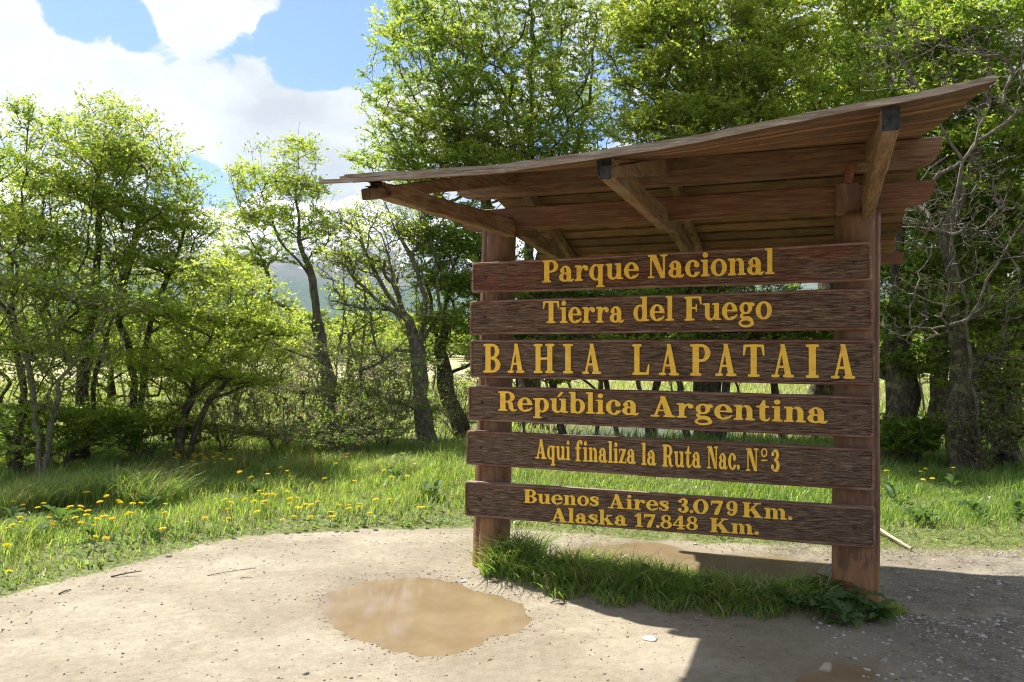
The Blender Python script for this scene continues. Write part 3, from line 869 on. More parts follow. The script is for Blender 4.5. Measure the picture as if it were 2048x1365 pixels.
tree('beech_tree', 'shaded beech crown above the right half of the shelter roof', 'tree', 33,
     [S(1640, 13.8, (1650, 700, 13.8), (1690, 450, 13.8), (1700, 200, 13.8), (1710, -100, 13.8))],
     [E(1660, 90, 13.8, 120, 180, 1.3, 1.2), E(1780, 60, 13.8, 120, 160, 1.3, 1.2), E(1720, -120, 13.8, 200, 120, 1.3, .8), E(1680, 240, 13.5, 120, 70, 1, .5)],
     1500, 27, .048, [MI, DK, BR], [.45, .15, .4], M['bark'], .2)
# ---- right group
tree('beech_tree', 'dark trunked beech standing just right of the right post', 'tree', 41,
     [S(1795, 10.2, (1800, 800, 10.2), (1790, 600, 10.3), (1800, 380, 10.3), (1830, 150, 10.3)), [at(1795, 650, 10.3), at(1850, 500, 10.2), at(1880, 330, 10.1)]],
     [E(1850, 400, 10.6, 110, 150, 1.1, 1), E(1800, 640, 10.4, 80, 130, .9, .6), E(1850, 150, 10.8, 120, 160, 1.1, 1), E(1820, 870, 10.4, 60, 50, .6, .2)],
     1300, 24, .044, [MI, DK, BR], [.45, .4, .15], M['bark'], .20, r_tip=.004)
tree('beech_tree', 'thick grey trunked beech with pale dead boughs at the right edge', 'tree', 42,
     [S(1928, 9.5, (1922, 850, 9.5), (1925, 740, 9.5), (1905, 620, 9.5), (1890, 480, 9.5), (1950, 320, 9.5), (1975, 120, 9.5)),
      [at(1925, 740, 9.5), at(1860, 700, 9.4), at(1845, 600, 9.3), at(1870, 480, 9.2)],
      [at(1905, 620, 9.5), at(1960, 500, 9.4), at(2020, 380, 9.3)]],
     [E(1980, 330, 9.9, 120, 200, 1.0, 1), E(1960, 620, 9.7, 110, 110, .8, .6), E(1990, 60, 10., 140, 120, 1., .7)],
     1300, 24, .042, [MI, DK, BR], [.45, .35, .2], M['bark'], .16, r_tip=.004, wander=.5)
tree('beech_tree', 'gnarled beech forking low at the right edge with tangled twigs round its foot', 'tree', 43,
     [S(2020, 9.9, (2010, 860, 9.9), (2030, 760, 9.9), (2060, 640, 9.9), (2040, 480, 9.9)), S(2020, 9.9, (1985, 840, 9.8), (1975, 720, 9.8), (1990, 600, 9.8))],
     [E(2040, 560, 10., 100, 160, 1., 1), E(1990, 820, 9.7, 70, 80, .6, .6), E(2060, 300, 10.2, 110, 200, 1, .8)],
     1100, 22, .042, [MI, DK, BR], [.5, .3, .2], M['bark'], .15, wander=.6)
tree('beech_tree', 'shaded beech filling the gap behind the right edge trunks', 'tree', 45,
     [S(1880, 12.8, (1885, 760, 12.8), (1870, 600, 12.8), (1890, 400, 12.8), (1900, 200, 12.8)), S(1990, 13.0, (1985, 760, 13), (2000, 560, 13), (2010, 380, 13))],
     [E(1860, 480, 12.8, 110, 150, 1.1, 1), E(1990, 450, 13, 120, 200, 1.1, 1), E(1950, 690, 12.8, 140, 80, 1., .7), E(1920, 200, 13, 160, 150, 1.1, .8)],
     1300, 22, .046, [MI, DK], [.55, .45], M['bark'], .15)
tree('dead_bough', 'bleached bare dead boughs sprawling right of the roof end', 'dead tree', 44,
     [S(1962, 9.3, (1950, 800, 9.2), (1935, 640, 9.1), (1900, 470, 8.8), (1930, 330, 8.5), (1990, 180, 8.5)),
      [at(1900, 470, 8.6), at(1840, 420, 8.4), at(1790, 380, 8.3)], [at(1935, 640, 8.7), at(2000, 520, 8.5), at(2060, 420, 8.4)],
      [at(1930, 330, 8.5), at(1860, 200, 8.6), at(1780, 90, 8.7)]],
     [E(1960, 420, 8.4, 110, 110, .6, 1), E(1840, 420, 8.5, 60, 90, .5, .45), E(1800, 90, 8.8, 90, 70, .5, .5), E(1970, 130, 8.7, 100, 110, .6, .7), E(1830, 600, 8.6, 70, 70, .5, .35), E(2020, 620, 8.6, 60, 110, .5, .4)],
     1400, 0, .03, [MI], None, M['bark_grey'], .028, r_tip=.0026, wander=.6)
# ---- undergrowth seen between the boards and behind the posts
for i, (px, py, d, rx, ry, lab) in enumerate([
        (1130, 690, 12.8, 150, 55, 'dense green bush seen between the boards near the left post'),
        (1380, 630, 12.2, 220, 90, 'dense green bush seen between the upper boards at the middle of the sign'),
        (1570, 680, 12.4, 160, 80, 'dense green bush seen between the boards near the right post'),
        (1240, 590, 12.9, 230, 60, 'taller leafy bush behind the top two boards')]):
    tree('beech_bush', lab, 'bush', 60 + i,
         [S(px, d, (px - 20, 800, d), (px - 30, 720, d)), S(px + 60, d, (px + 70, 790, d), (px + 90, 700, d)), S(px - 80, d, (px - 90, 800, d), (px - 110, 720, d))],
         [E(px, py, d, rx, ry, .9, 1)], 800, 26, .046, [MI, DK, GY_], [.4, .35, .25], M['bark'], .06, group=None)


def shrub(seed, px, d, w, h, lab, leafn=15, mats=None, lean=0.0, n=560, bark='bark_grey', name='shrub', lsize=.022):
    rng = np.random.default_rng(seed); b = G(px, d, -.03); stems = []
    for k in range(9):
        a = rng.uniform(0, 6.28); q = rng.uniform(.3, .9)
        e = b + np.array([math.cos(a) * w * q + lean * q, math.sin(a) * w * q * .7, h * rng.uniform(.6, .95)])
        stems.append([b + np.array([math.cos(a), math.sin(a), 0]) * .06, b * .45 + e * .55 + np.array([0, 0, .12 * h]), e])
    c = b + np.array([lean * .6, 0, h * .55])
    return tree(name, lab, 'shrub', seed, stems, [(c, (w, w * .7, h * .5), 1)], n, leafn, lsize, mats or [GY_, MI], [.8, .2] if not mats else None,
                M[bark], .018, r_tip=.0022, step=.12, wander=.35, spread=(.17, .05), trunk='stems', shell=.6, thick=.01)


shrub(81, 560, 11.2, .85, 1.35, 'grey green arching shrub under the left open beech', lean=-.25)
shrub(82, 660, 11.6, .85, 1.5, 'grey green shrub with bristly upright twigs at the foot of the twin trunks', lean=.1)
shrub(83, 765, 11.4, .8, 1.4, 'dark bushy shrub immediately left of the straight middle trunk', lean=.1, mats=[GY_, DK])
shrub(84, 450, 11.0, .8, 1.1, 'low olive shrub behind the dandelions left of centre', lean=-.1, mats=[GY_, BR])
shrub(85, 915, 12.6, .5, 1.0, 'twiggy brown shrub right of the straight middle trunk', leafn=5)
shrub(86, 700, 10.8, .8, .65, 'low spreading shrub at the edge of the verge before the twin trunks', mats=[GY_, DK])
shrub(87, 1975, 9.1, .5, 1.35, 'tangle of bare twigs at the foot of the right trees', leafn=4, bark='bark')
shrub(88, 120, 9.6, .9, .75, 'leafy low undergrowth below the left trees', mats=[MI, DK], lsize=.035)
shrub(89, 290, 10.6, .8, .7, 'leafy low undergrowth beneath the spreading beech', mats=[MI, DK], lsize=.035)
shrub(90, 1815, 9.9, .4, .5, 'low leafy bush at the foot of the dark trunk beside the right post', mats=[MI, DK], lsize=.035)

for i, (px, py, d, rx, ry, lf, mats_, lab) in enumerate([
        (430, 745, 17.0, 90, 60, 15, [GY_, BR], 'pale twiggy thicket far behind the low leaning beech'),
        (560, 735, 18.0, 80, 60, 9, [GY_, BR], 'brownish twiggy thicket left of the twin trunks'),
        (770, 745, 17.5, 70, 55, 9, [GY_, MI], 'brownish twiggy thicket between the open beeches'),
        (640, 700, 24.0, 90, 50, 16, [BR, GY_], 'light green thicket in the meadow behind the twin trunks'),
        (820, 690, 25.0, 90, 50, 16, [BR, MI], 'light green thicket in the meadow behind the middle trunk'),
        (300, 700, 20.0, 120, 70, 16, [BR, MI], 'light green thicket in the meadow behind the left trees'),
        (1150, 725, 18.0, 120, 45, 14, [MI, BR], 'low green thicket seen under the third board near the left post'),
        (1400, 720, 19.0, 130, 45, 14, [MI, BR], 'low green thicket seen under the third board at the middle'),
        (1850, 700, 17.0, 120, 60, 15, [MI, BR], 'sunlit thicket glimpsed between the right trunks'),
        (1990, 690, 20.0, 90, 60, 15, [MI, BR], 'sunlit thicket behind the gnarled right beech')]):
    tree('thicket_bush', lab, 'bush', 160 + i, [S(px, d, (px - 15, py + 30, d), (px - 25, py - 20, d)), S(px + 45, d, (px + 55, py + 20, d), (px + 65, py - 15, d)), S(px - 50, d, (px - 60, py + 20, d), (px - 75, py - 10, d))],
         [E(px, py, d, rx, ry, .9, 1)], 300, lf, .045, mats_, [.6, .4], M['bark_grey'], .035, r_tip=.005, trunk='stems')

# ---- far trees at the edge of the meadow
def far_tree_meshes():
    out = []
    for s in range(3):
        rng = np.random.default_rng(900 + s)
        ells = [((0, 0, 1.9), (2.3, 2.0, 1.7), 1), ((.8 - s * .6, 0, 3.2), (1.3, 1.2, 1.2), .5)]
        pts = env_points(rng, ells, 260, .4)
        pos, par, paths, tips = grow(rng, [[np.array([0, 0, 0.]), np.array([.1, 0, 1.2]), np.array([0, 0, 2.8])]], pts, .4, .3)
        r = radii(par, .012, .45, .16)
        tm = skeleton_mesh('trunk', pos, par, paths, r, M['bark_grey'], .03, rng=rng)
        lm = leaves_mesh('crown', rng, pos, par, tips, 26, .17, [BR, MI], (.7, .45), weights=[.6, .4])
        out.append((tm, lm))
    return out


FT = far_tree_meshes()
rng = np.random.default_rng(5)
spots = []
for i in range(76):
    px = -150 + i * 30 + rng.uniform(-14, 14)
    spots.append((px, rng.uniform(62, 90), rng.uniform(.7, 1.0)))
fwords = ['pale', 'light green', 'round']
for i, (px, d, s) in enumerate(spots):
    x = (px - 1024) / 1593. * d
    root = empty('distant_tree', (x, d, float(ground_h(x, d)) - .1), rng.uniform(0, 6.28))
    root.scale = (s * 1.15, s * 1.15, s * (1.05 if px < 1000 else .9))
    tag(root, 'light green round tree in the far row across the meadow', 'tree', 'distant trees at the far edge of the meadow')
    tm, lm = FT[i % 3]
    add_obj('trunk', tm, root); add_obj('crown', lm, root)

# ------------------------------------------------------------------ grass
def blades(rng, P, h, w, lean, curl, wind=(.5, -.1), segs=3):
    """P: N x 3 feet; returns verts, quads (last one folded to a tip)"""
    n = len(P)
    a = rng.uniform(0, 2 * math.pi, n)
    dirv = np.stack([np.cos(a), np.sin(a)], 1) * lean[:, None] + np.array(wind)[None, :] * lean[:, None]
    fa = rng.uniform(0, 2 * math.pi, n); wv = np.stack([np.cos(fa), np.sin(fa), np.zeros(n)], 1)
    V = []
    ts = np.linspace(0, 1, segs + 1)
    for i, t in enumerate(ts):
        off = dirv * (t ** 1.6)[None] if False else dirv * (t ** 1.7)
        zz = h * t * (1 - curl * .45 * t * t)
        c = P + np.concatenate([off * h[:, None], zz[:, None]], 1)
        ww = w * (1 - t ** 1.8) * .5 if i < segs else w * .03
        V += [c - wv * ww[:, None], c + wv * ww[:, None]]
    V = np.stack(V, 1)  # n, 2*(segs+1), 3
    m = 2 * (segs + 1)
    base = (np.arange(n) * m)[:, None]
    Q = np.concatenate([base + np.array([[2 * i, 2 * i + 1, 2 * i + 3, 2 * i + 2]]) for i in range(segs)], 0)
    return V.reshape(-1, 3), Q


def grass(name, label, rng, xy, hrange, wd, mats, mw, leanr=(.15, .7), curl=(.2, 1), hscale=None, wind=(.35, -.15), segs=2):
    P = np.stack([xy[:, 0], xy[:, 1], ground_h(xy[:, 0], xy[:, 1]) - .004], 1); n = len(P)
    h = rng.uniform(*hrange, n) * (hscale if hscale is not None else 1)
    V, Q = blades(rng, P, h, np.full(n, wd) * rng.uniform(.6, 1.3, n), rng.uniform(*leanr, n), rng.uniform(*curl, n), wind, segs)
    mi = np.tile(rng.choice(len(mats), n, p=mw), segs)
    me = np_mesh(name, V, Q, 4, mats, mi)
    o = add_obj(name, me); tag(o, label, None, kind='stuff'); TRIS[0] += len(Q) * 2
    return o


def scatter(rng, n, x0, x1, y0, y1):
    return np.stack([rng.uniform(x0, x1, n), rng.uniform(y0, y1, n)], 1)


def inview(xy, marg=.06, near=2.9):
    return (np.abs(xy[:, 0]) / xy[:, 1] < .643 + marg) & (xy[:, 1] > near)


rng = np.random.default_rng(77)
xy = scatter(rng, 215000, -8.5, 8.5, 3.8, 12.5)
xy = xy[inview(xy)]
dp = psdf(xy[:, 0], xy[:, 1], PATH) + .22 * (fbm(xy[:, 0] * 4, xy[:, 1] * 4, 17) - .47)
dens = .04 * (dp > -.16) + .3 * (dp > -.03) + .66 * (dp > .08)
keep = rng.random(len(xy)) < dens * np.clip(1.25 - (xy[:, 1] - 6) * .085, .5, 1)
keep &= psdf(xy[:, 0], xy[:, 1], POND) > 0
xy, dp = xy[keep], dp[keep]
cl_ = fbm(xy[:, 0] * 2.2, xy[:, 1] * 2.2, 61)
hs = .82 * np.clip(.28 + dp * .9, .2, 1) * (.5 + 1.5 * np.clip((cl_ - .3) * 2.2, 0, 1))
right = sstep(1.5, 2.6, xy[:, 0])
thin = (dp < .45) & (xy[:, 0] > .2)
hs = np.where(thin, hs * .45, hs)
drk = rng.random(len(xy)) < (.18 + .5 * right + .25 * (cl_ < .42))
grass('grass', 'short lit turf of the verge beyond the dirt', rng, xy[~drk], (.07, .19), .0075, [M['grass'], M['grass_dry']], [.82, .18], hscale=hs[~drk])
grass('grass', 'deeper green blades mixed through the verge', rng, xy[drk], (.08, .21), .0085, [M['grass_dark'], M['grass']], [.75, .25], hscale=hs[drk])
xh = scatter(rng, 26000, -6.5, 6.5, 4.6, 10.5); xh = xh[inview(xh)]
dh = psdf(xh[:, 0], xh[:, 1], PATH); nh = fbm(xh[:, 0] * 3.1, xh[:, 1] * 3.1, 91)
xh = xh[(dh > .06) & (nh > .46) & (psdf(xh[:, 0], xh[:, 1], POND) > 0)]
grass('low_herbs', 'patches of low broad leaved herbs in the verge', rng, xh, (.03, .10), .020, [M['herb'], M['weed']], [.75, .25], leanr=(.5, 1.5), segs=2)
# meadow blades beyond the trees
xy = scatter(rng, 50000, -20, 20, 12, 30); xy = xy[inview(xy, .03)]
xy = xy[psdf(xy[:, 0], xy[:, 1], POND) > .1]
grass('meadow_grass', 'pale tufty grass of the meadow behind the trees', rng, xy, (.12, .32), .026, [M['meadow'], M['grass_dry'], M['grass']], [.3, .14, .56], segs=2)
# thin straw litter on the edge of the dirt under the sign
xy = scatter(rng, 9000, -.2, 5.5, 5.9, 7.4); dq = psdf(xy[:, 0], xy[:, 1], PATH)
xy = xy[(dq > -.28) & (dq < .7) & (psdf(xy[:, 0], xy[:, 1], PUD2) > .05)]
grass('straw', 'thin straw litter on the bare edge behind the sign', rng, xy, (.02, .06), .005, [M['grass_dry'], M['grass']], [.6, .4], leanr=(.8, 1.6), segs=2)


def tussock(seed, x, y, n, r, h, mats, mw, label, wd=.008, wind=(.5, -.1), lean=(.3, 1.0), name='grass_tussock', cat='grass clump', group=None):
    rng = np.random.default_rng(seed)
    a = rng.uniform(0, 6.28, n); q = np.sqrt(rng.random(n)) * r
    xy = np.stack([x + q * np.cos(a), y + q * np.sin(a)], 1)
    P = np.stack([xy[:, 0], xy[:, 1], ground_h(xy[:, 0], xy[:, 1]) - .005], 1)
    V, Q = blades(rng, P, rng.uniform(.55, 1.1, n) * h, np.full(n, wd) * rng.uniform(.6, 1.2, n), rng.uniform(*lean, n), rng.uniform(.4, 1.3, n), wind, 5)
    c = np.array([x, y, float(ground_h(x, y))])
    o = add_obj(name, np_mesh(name, V - c, Q, 4, mats, np.tile(rng.choice(len(mats), n, p=mw), 5)), None, tuple(c))
    tag(o, label, cat, group); TRIS[0] += len(Q) * 2
    return o


def gpx(px, py):
    s = 1.6 * 1593 / (py - 682.5); return (px - 1024) / 1593. * s, s


TG = [M['grass'], M['grass_dark'], M['grass_dry']]
for i, (px, py, n, r, h, lab) in enumerate([
        (35, 1035, 620, .30, .46, 'arching green tussock at the left edge under the trees'),
        (120, 1020, 620, .32, .48, 'long bladed tussock below the pair of slim trunks'),
        (225, 1015, 700, .36, .50, 'big wind combed tussock left of the dandelion patch'),
        (295, 1020, 520, .28, .42, 'drooping tussock at the right end of the row under the left trees'),
        (20, 1090, 380, .26, .24, 'low tussock nearest the left edge of the photo'),
        (560, 960, 320, .22, .26, 'pale tufted grass clump in the middle of the verge'),
        (785, 950, 520, .30, .27, 'pale yellow green tuft before the straight trunk'),
        (470, 945, 300, .24, .26, 'sunlit tuft behind the dandelions below the leaning beech'),
        (655, 935, 260, .22, .24, 'fine bladed tuft at the shrub edge'),
        (890, 960, 240, .2, .18, 'small tuft immediately left of the fifth board')]):
    x, y = gpx(px, py)
    tussock(300 + i, x, y, n, r, h, TG, [.6, .25, .15] if i < 5 else [.65, .1, .25], lab)

# strip of grass growing between the posts
strip_c = [(-.06, 5.50, .17, .24), (.02, 5.52, .17, .33), (.08, 5.58, .14, .34), (.13, 5.38, .17, .22), (.27, 5.30, .18, .19), (.40, 5.24, .18, .22), (.50, 5.22, .16, .27), (.60, 5.12, .17, .20),
           (.73, 5.10, .17, .23), (.83, 5.04, .17, .26), (.94, 5.02, .17, .20), (1.06, 4.97, .17, .19), (1.17, 4.93, .17, .18), (1.27, 4.89, .17, .19), (1.38, 4.84, .17, .17), (1.50, 4.80, .16, .16), (1.62, 4.78, .16, .17),
           (1.78, 4.85, .15, .17), (1.90, 4.92, .12, .16), (.35, 5.08, .15, .13), (.65, 4.93, .15, .13), (.95, 4.82, .15, .13), (1.22, 4.74, .14, .12), (1.46, 4.67, .13, .11)]
for i, (x, y, r, h) in enumerate(strip_c):
    ords = ['first', 'second', 'third', 'fourth', 'fifth', 'sixth', 'seventh', 'eighth', 'ninth', 'tenth', 'eleventh', 'twelfth', 'thirteenth', 'fourteenth', 'fifteenth', 'sixteenth']
    lab = ['grass tuft at the left foot of the left post', 'tallest grass tuft leaning on the left post', 'tall tuft just behind the tallest one at the left post'][i] if i < 3 else '%s grass tuft from the left post in the %s row of the strip' % (ords[i - 3 if i < 19 else i - 19], 'back' if i < 19 else 'front')
    tussock(400 + i, x, y, 330 if i < 19 else 240, r, h * 1.15, [M['grass_dark'], M['grass'], M['grass_dry']], [.45, .45, .10], lab, .0095, (0, -.25), (.2, 1.1),
            'grass_tuft', 'grass clump', 'grass tufts between the posts')
xy = scatter(rng, 9000, -.3, 2.4, 4.3, 5.9); xy = xy[psdf(xy[:, 0], xy[:, 1], STRIP) < -.01]
grass('grass', 'short undergrowth of the strip below the sign', rng, xy, (.03, .10), .006, [M['grass_dark'], M['grass'], M['grass_dry']], [.65, .2, .15])


# broad leaved weeds
def weed_leaf_mesh(seed, L=.16, W=.045, lobed=True):
    r = random.Random(seed); n = 11; vs = []; fs = []
    for i in range(n + 1):
        t = i / n; w = W * math.sin(math.pi * min(1, t * .93 + .06)) ** .8 * (.55 + .6 * t)
        if lobed and i not in (0, n): w *= 1.25 if i % 2 else .62
        if i == n: w = .001
        x = L * t; z = .55 * L * t * (1.1 - t * 1.15)
        vs += [(x, -w, z + w * .35), (x, 0, z - .002), (x, w, z + w * .35)]
        if i:
            a = (i - 1) * 3; b = i * 3
            fs += [(a, a + 1, b + 1, b), (a + 1, a + 2, b + 2, b + 1)]
    me = bpy.data.meshes.new('leaf'); me.from_pydata(vs, [], fs); me.materials.append(M['weed']); me.update()
    return me


WL = [weed_leaf_mesh(1), weed_leaf_mesh(2, .13, .038), weed_leaf_mesh(3, .15, .034, False), weed_leaf_mesh(4, .19, .05)]


def weed(x, y, n, s, label, seed, cat='weed', tilt=(.0, .7)):
    r = random.Random(seed); root = empty('leafy_weed', (x, y, float(ground_h(x, y)) + .0), r.uniform(0, 6))
    tag(root, label, cat, 'broad leaved weeds by the sign')
    for k in range(n):
        o = add_obj('leaf', WL[r.randrange(4)], root)
        q = s * r.uniform(.6, 1.15); o.scale = (q, q, q)
        o.rotation_euler = (r.uniform(-.35, .35), -r.uniform(*tilt), k * 2.4 + r.uniform(-.3, .3))
        o.location = (r.uniform(-.02, .02), r.uniform(-.02, .02), r.uniform(0, .03) + .05 * k / n)
    return root


for i, (x, y, n, s, lab) in enumerate([
        (1.98, 4.66, 16, 1.1, 'toothed rosette hard against the front of the right post'), (1.78, 4.62, 16, 1.05, 'toothed rosette a step left of the right post'),
        (2.08, 4.52, 14, .95, 'toothed rosette at the outer front corner of the right post'), (1.86, 4.45, 14, .9, 'rosette spilling onto the bare dirt before the right post'),
        (1.62, 4.64, 13, .9, 'rosette among the grass left of the right post'), (1.93, 4.86, 14, 1.25, 'tall weed behind the rosettes at the right post'),
        (1.45, 4.78, 9, .9, 'broad leaves showing through the grass right of middle'), (.36, 5.30, 8, 1.2, 'broad leaves in the grass near the left tuft'),
        (.52, 5.20, 7, 1.2, 'upright pointed leaves left of the middle of the strip'), (.88, 5.0, 7, 1.1, 'upright pointed leaves at the middle of the strip'),
        (1.20, 4.86, 7, 1.0, 'broad leaves in the strip below the kilometre line'), (.12, 5.36, 8, .9, 'low leaves at the foot of the left post tuft'),
        (-.14, 5.36, 7, .6, 'small sprig at the foot of the left post')]):
    weed(x, y, n + (8 if i < 6 else 0), s * .82, lab, 700 + i, tilt=(.1, .9) if i in (7, 8, 9) else (-.25, .45))
# moss at right post
rngm = np.random.default_rng(3)
a = rngm.uniform(0, 6.28, 1600); q = np.sqrt(rngm.random(1600)) * .14
tuxy = np.stack([2.19 + q * np.cos(a), 4.74 + q * .9 * np.sin(a)], 1)
grass('moss', 'yellow green moss round the foot of the right post', rngm, tuxy, (.02, .07), .006, [M['grass'], M['grass_dry']], [.8, .2], segs=2)

# loose broad leaves in the verge and on the right under the trees
r_ = random.Random(5)
for i in range(34):
    if i < 14: px, py = r_.uniform(1780, 2048), r_.uniform(960, 1070)
    else: px, py = r_.uniform(20, 920), r_.uniform(960, 1110)
    x, y = gpx(px, py)
    if psdf(np.array([x]), np.array([y]), PATH)[0] < .15: continue
    lab = ('low leafy weed in the %s grass right of the right post' % ('front part of the' if py > 1015 else 'rear part of the')) if i < 14 else 'low leafy weed in the %s of the verge, %s' % ('front' if py > 1040 else 'back', 'under the left trees' if px < 330 else 'below the open beeches' if px < 640 else 'close to the left post')
    w_ = weed(x, y, 6, r_.uniform(.7, 1.15), lab, 800 + i, tilt=(.2, 1.0))
    w_['group'] = 'weeds in the right hand grass' if i < 14 else 'weeds in the left hand verge'

# ------------------------------------------------------------------ dandelions
def flower_mesh():
    vs = []; fs = []; rr = random.Random(2)
    for ring, (n, r0, z0, z1) in enumerate([(16, .021, .000, .006), (13, .015, .003, .010), (8, .008, .005, .011)]):
        for k in range(n):
            a = (k + .5 * ring) * 2 * math.pi / n + rr.uniform(-.1, .1); w = r0 * .2 + .0012
            c, s = math.cos(a), math.sin(a); b = len(vs); rr0 = r0 * rr.uniform(.9, 1.1)
            vs += [(0, 0, z0), (c * rr0 * .6 + s * w, s * rr0 * .6 - c * w, z1), (c * rr0, s * rr0, z1 * .9), (c * rr0 * .6 - s * w, s * rr0 * .6 + c * w, z1)]
            fs.append((b, b + 1, b + 2, b + 3))
    me = bpy.data.meshes.new('flower_head'); me.from_pydata(vs, [], fs); me.materials.append(M['petal']); me.update()
    return me


def stem_mesh():
    vs = []; fs = []
    for i, (x, z) in enumerate([(0, 0), (.006, .4), (.018, .75), (.02, 1.0)]):
        for k in range(3):
            a = k * 2.094; vs.append((x + math.cos(a) * .0022, math.sin(a) * .0022, z))
        if i:
            for k in range(3): fs.append(((i - 1) * 3 + k, (i - 1) * 3 + (k + 1) % 3, i * 3 + (k + 1) % 3, i * 3 + k))
    me = bpy.data.meshes.new('stem'); me.from_pydata(vs, [], fs); me.materials.append(M['flower_stem']); me.update()
    return me


FM, SM = flower_mesh(), stem_mesh()
r_ = random.Random(31)
dpts = [(135, 1050), (96, 1045), (83, 1043), (100, 1070), (130, 1048), (40, 1035), (195, 1045), (232, 1040), (235, 1035), (250, 1055), (170, 1060), (205, 1070), (220, 1085), (190, 1090), (35, 1098), (10, 1120), (12, 1160), (100, 1072), (133, 1143),
        (155, 1062), (320, 1090), (325, 1095), (370, 1062), (405, 1055), (452, 1057), (485, 1035), (500, 1065), (525, 1030), (530, 1025), (570, 1015), (575, 1018), (575, 1030), (555, 1060), (560, 1050)]
for _ in range(44): dpts.append((r_.gauss(640, 110), r_.gauss(1035, 14)))
for _ in range(26): dpts.append((r_.uniform(330, 460), r_.gauss(945, 9)))
for _ in range(24): dpts.append((r_.uniform(360, 930), r_.uniform(925, 1000)))
for _ in range(24): dpts.append((r_.uniform(0, 380), r_.uniform(1010, 1110)))
for _ in range(12): dpts.append((r_.uniform(1030, 1500), r_.uniform(930, 965)))
dpts += [(1838, 965), (1770, 980), (1903, 978), (1847, 965), (1842, 1000), (1862, 990), (1950, 950), (850, 905), (740, 905), (715, 912), (1560, 950), (1300, 955)]
nf = 0
for i, (px, py) in enumerate(dpts):
    hgt = r_.uniform(.09, .2) if py > 1000 else r_.uniform(.14, .26)
    x, y = gpx(px, py + 18 if i < 36 or py > 1000 else py + 14)
    if psdf(np.array([x]), np.array([y]), PATH)[0] < .03: continue
    root = empty('dandelion', (x, y, float(ground_h(x, y)) - .01), r_.uniform(-.6, .6))
    if px > 1740: lab, gp = 'yellow dandelion in the shaded grass right of the right post', 'dandelions right of the sign'
    elif px > 935: lab, gp = 'yellow dandelion in the grass seen through the lower boards', 'dandelions behind the boards'
    elif py < 1003: lab, gp = 'yellow dandelion far back in the verge near the shrubs and trees', 'dandelions at the back of the verge'
    elif px < 400: lab, gp = 'yellow dandelion near the front of the verge at the left', 'dandelions at the front left of the verge'
    else: lab, gp = 'yellow dandelion close to the dirt edge between the left trees and the sign', 'dandelions along the dirt edge'
    tag(root, lab, 'flower', gp)
    s = add_obj('stem', SM, root); s.scale = (1, 1, hgt)
    f = add_obj('flower_head', FM, root, (.02, 0, hgt)); q = r_.uniform(1.0, 1.45); f.scale = (q, q, q); f.rotation_euler = (r_.uniform(-.2, .45), r_.uniform(-.2, .3), r_.uniform(0, 6))
    nf += 1

# dry dock stalks and bleached grass stalks
def stalk(px, py, h, label, lean, mat='dry_stem', r=.005, name='dry_stalk', knots=True):
    x, y = gpx(px, py); rr = random.Random(px); mb = MB(); n = 9; prev = None
    for i in range(n + 1):
        t = i / n; q = r * (1 - .6 * t) * (1 + (.35 * rr.random() if knots and t > .5 else 0)); c = (lean * t ** 1.4 * h, 0.02 * math.sin(t * 5), h * t)
        ring = [(c[0] + q * math.cos(k * 1.2566), c[1] + q * math.sin(k * 1.2566), c[2]) for k in range(5)]
        b = len(mb.v); mb.v += ring
        if i:
            for k in range(5): mb.f.append((b - 5 + k, b - 5 + (k + 1) % 5, b + (k + 1) % 5, b + k)); mb.m.append(0)
    if knots:
        for k in range(26):
            t = rr.uniform(.45, 1); cx = lean * t ** 1.4 * h; a = rr.uniform(0, 6.28); d = rr.uniform(.006, .016)
            p = (cx + d * math.cos(a), d * math.sin(a), h * t); s = .005
            mb.add([(p[0] - s, p[1], p[2]), (p[0], p[1] - s, p[2]), (p[0] + s, p[1], p[2]), (p[0], p[1] + s, p[2]), (p[0], p[1], p[2] - s * 1.5), (p[0], p[1], p[2] + s * 1.5)],
                   [(0, 1, 5), (1, 2, 5), (2, 3, 5), (3, 0, 5), (1, 0, 4), (2, 1, 4), (3, 2, 4), (0, 3, 4)])
    o = mb.build(name, [M[mat]], None, loc=(x, y, float(ground_h(x, y)) - .01)); tag(o, label, 'stalk'); return o


stalk(405, 1005, .70, 'upright rusty dry stalk in the verge left of centre', .02)
stalk(490, 1000, .62, 'rusty dry stalk below the low leaning beech', -.03)
stalk(627, 985, .42, 'thick dark dry stalk in the middle of the verge', -.02, r=.007)
stalk(640, 980, .27, 'shorter dark stalk right beside the thick one', .08, r=.006)
stalk(622, 978, .20, 'short dark stalk left beside the thick one', -.3, r=.005)
stalk(55, 985, .5, 'pale thin stalk upright at the far left', -.03, 'grass_dry', .004, knots=False)
stalk(112, 990, .5, 'pale thin stalk leaning left below the slim trunks', -.2, 'grass_dry', .004, knots=False)
stalk(225, 955, .32, 'bleached grass stalk slanting right above the big tussock', .8, 'grass_dry', .004, knots=False)
stalk(250, 958, .42, 'long bleached grass stalk lying far over to the right', 1.9, 'grass_dry', .004, knots=False)
stalk(308, 1010, .30, 'bleached seed stalk at the edge of the tussock row', .4, 'grass_dry', .005, knots=False)

# ------------------------------------------------------------------ gravel, stones, twigs
def stone_verts(rr, s, flat=.6):
    t = (1 + 5 ** .5) / 2
    v = np.array([(-1, t, 0), (1, t, 0), (-1, -t, 0), (1, -t, 0), (0, -1, t), (0, 1, t), (0, -1, -t), (0, 1, -t), (t, 0, -1), (t, 0, 1), (-t, 0, -1), (-t, 0, 1)]) / 1.9
    return v * rr.uniform(.65, 1.2, (12, 1)) * np.array([rr.uniform(.8, 1.4), rr.uniform(.6, 1.1), flat * rr.uniform(.5, 1.1)]) * s


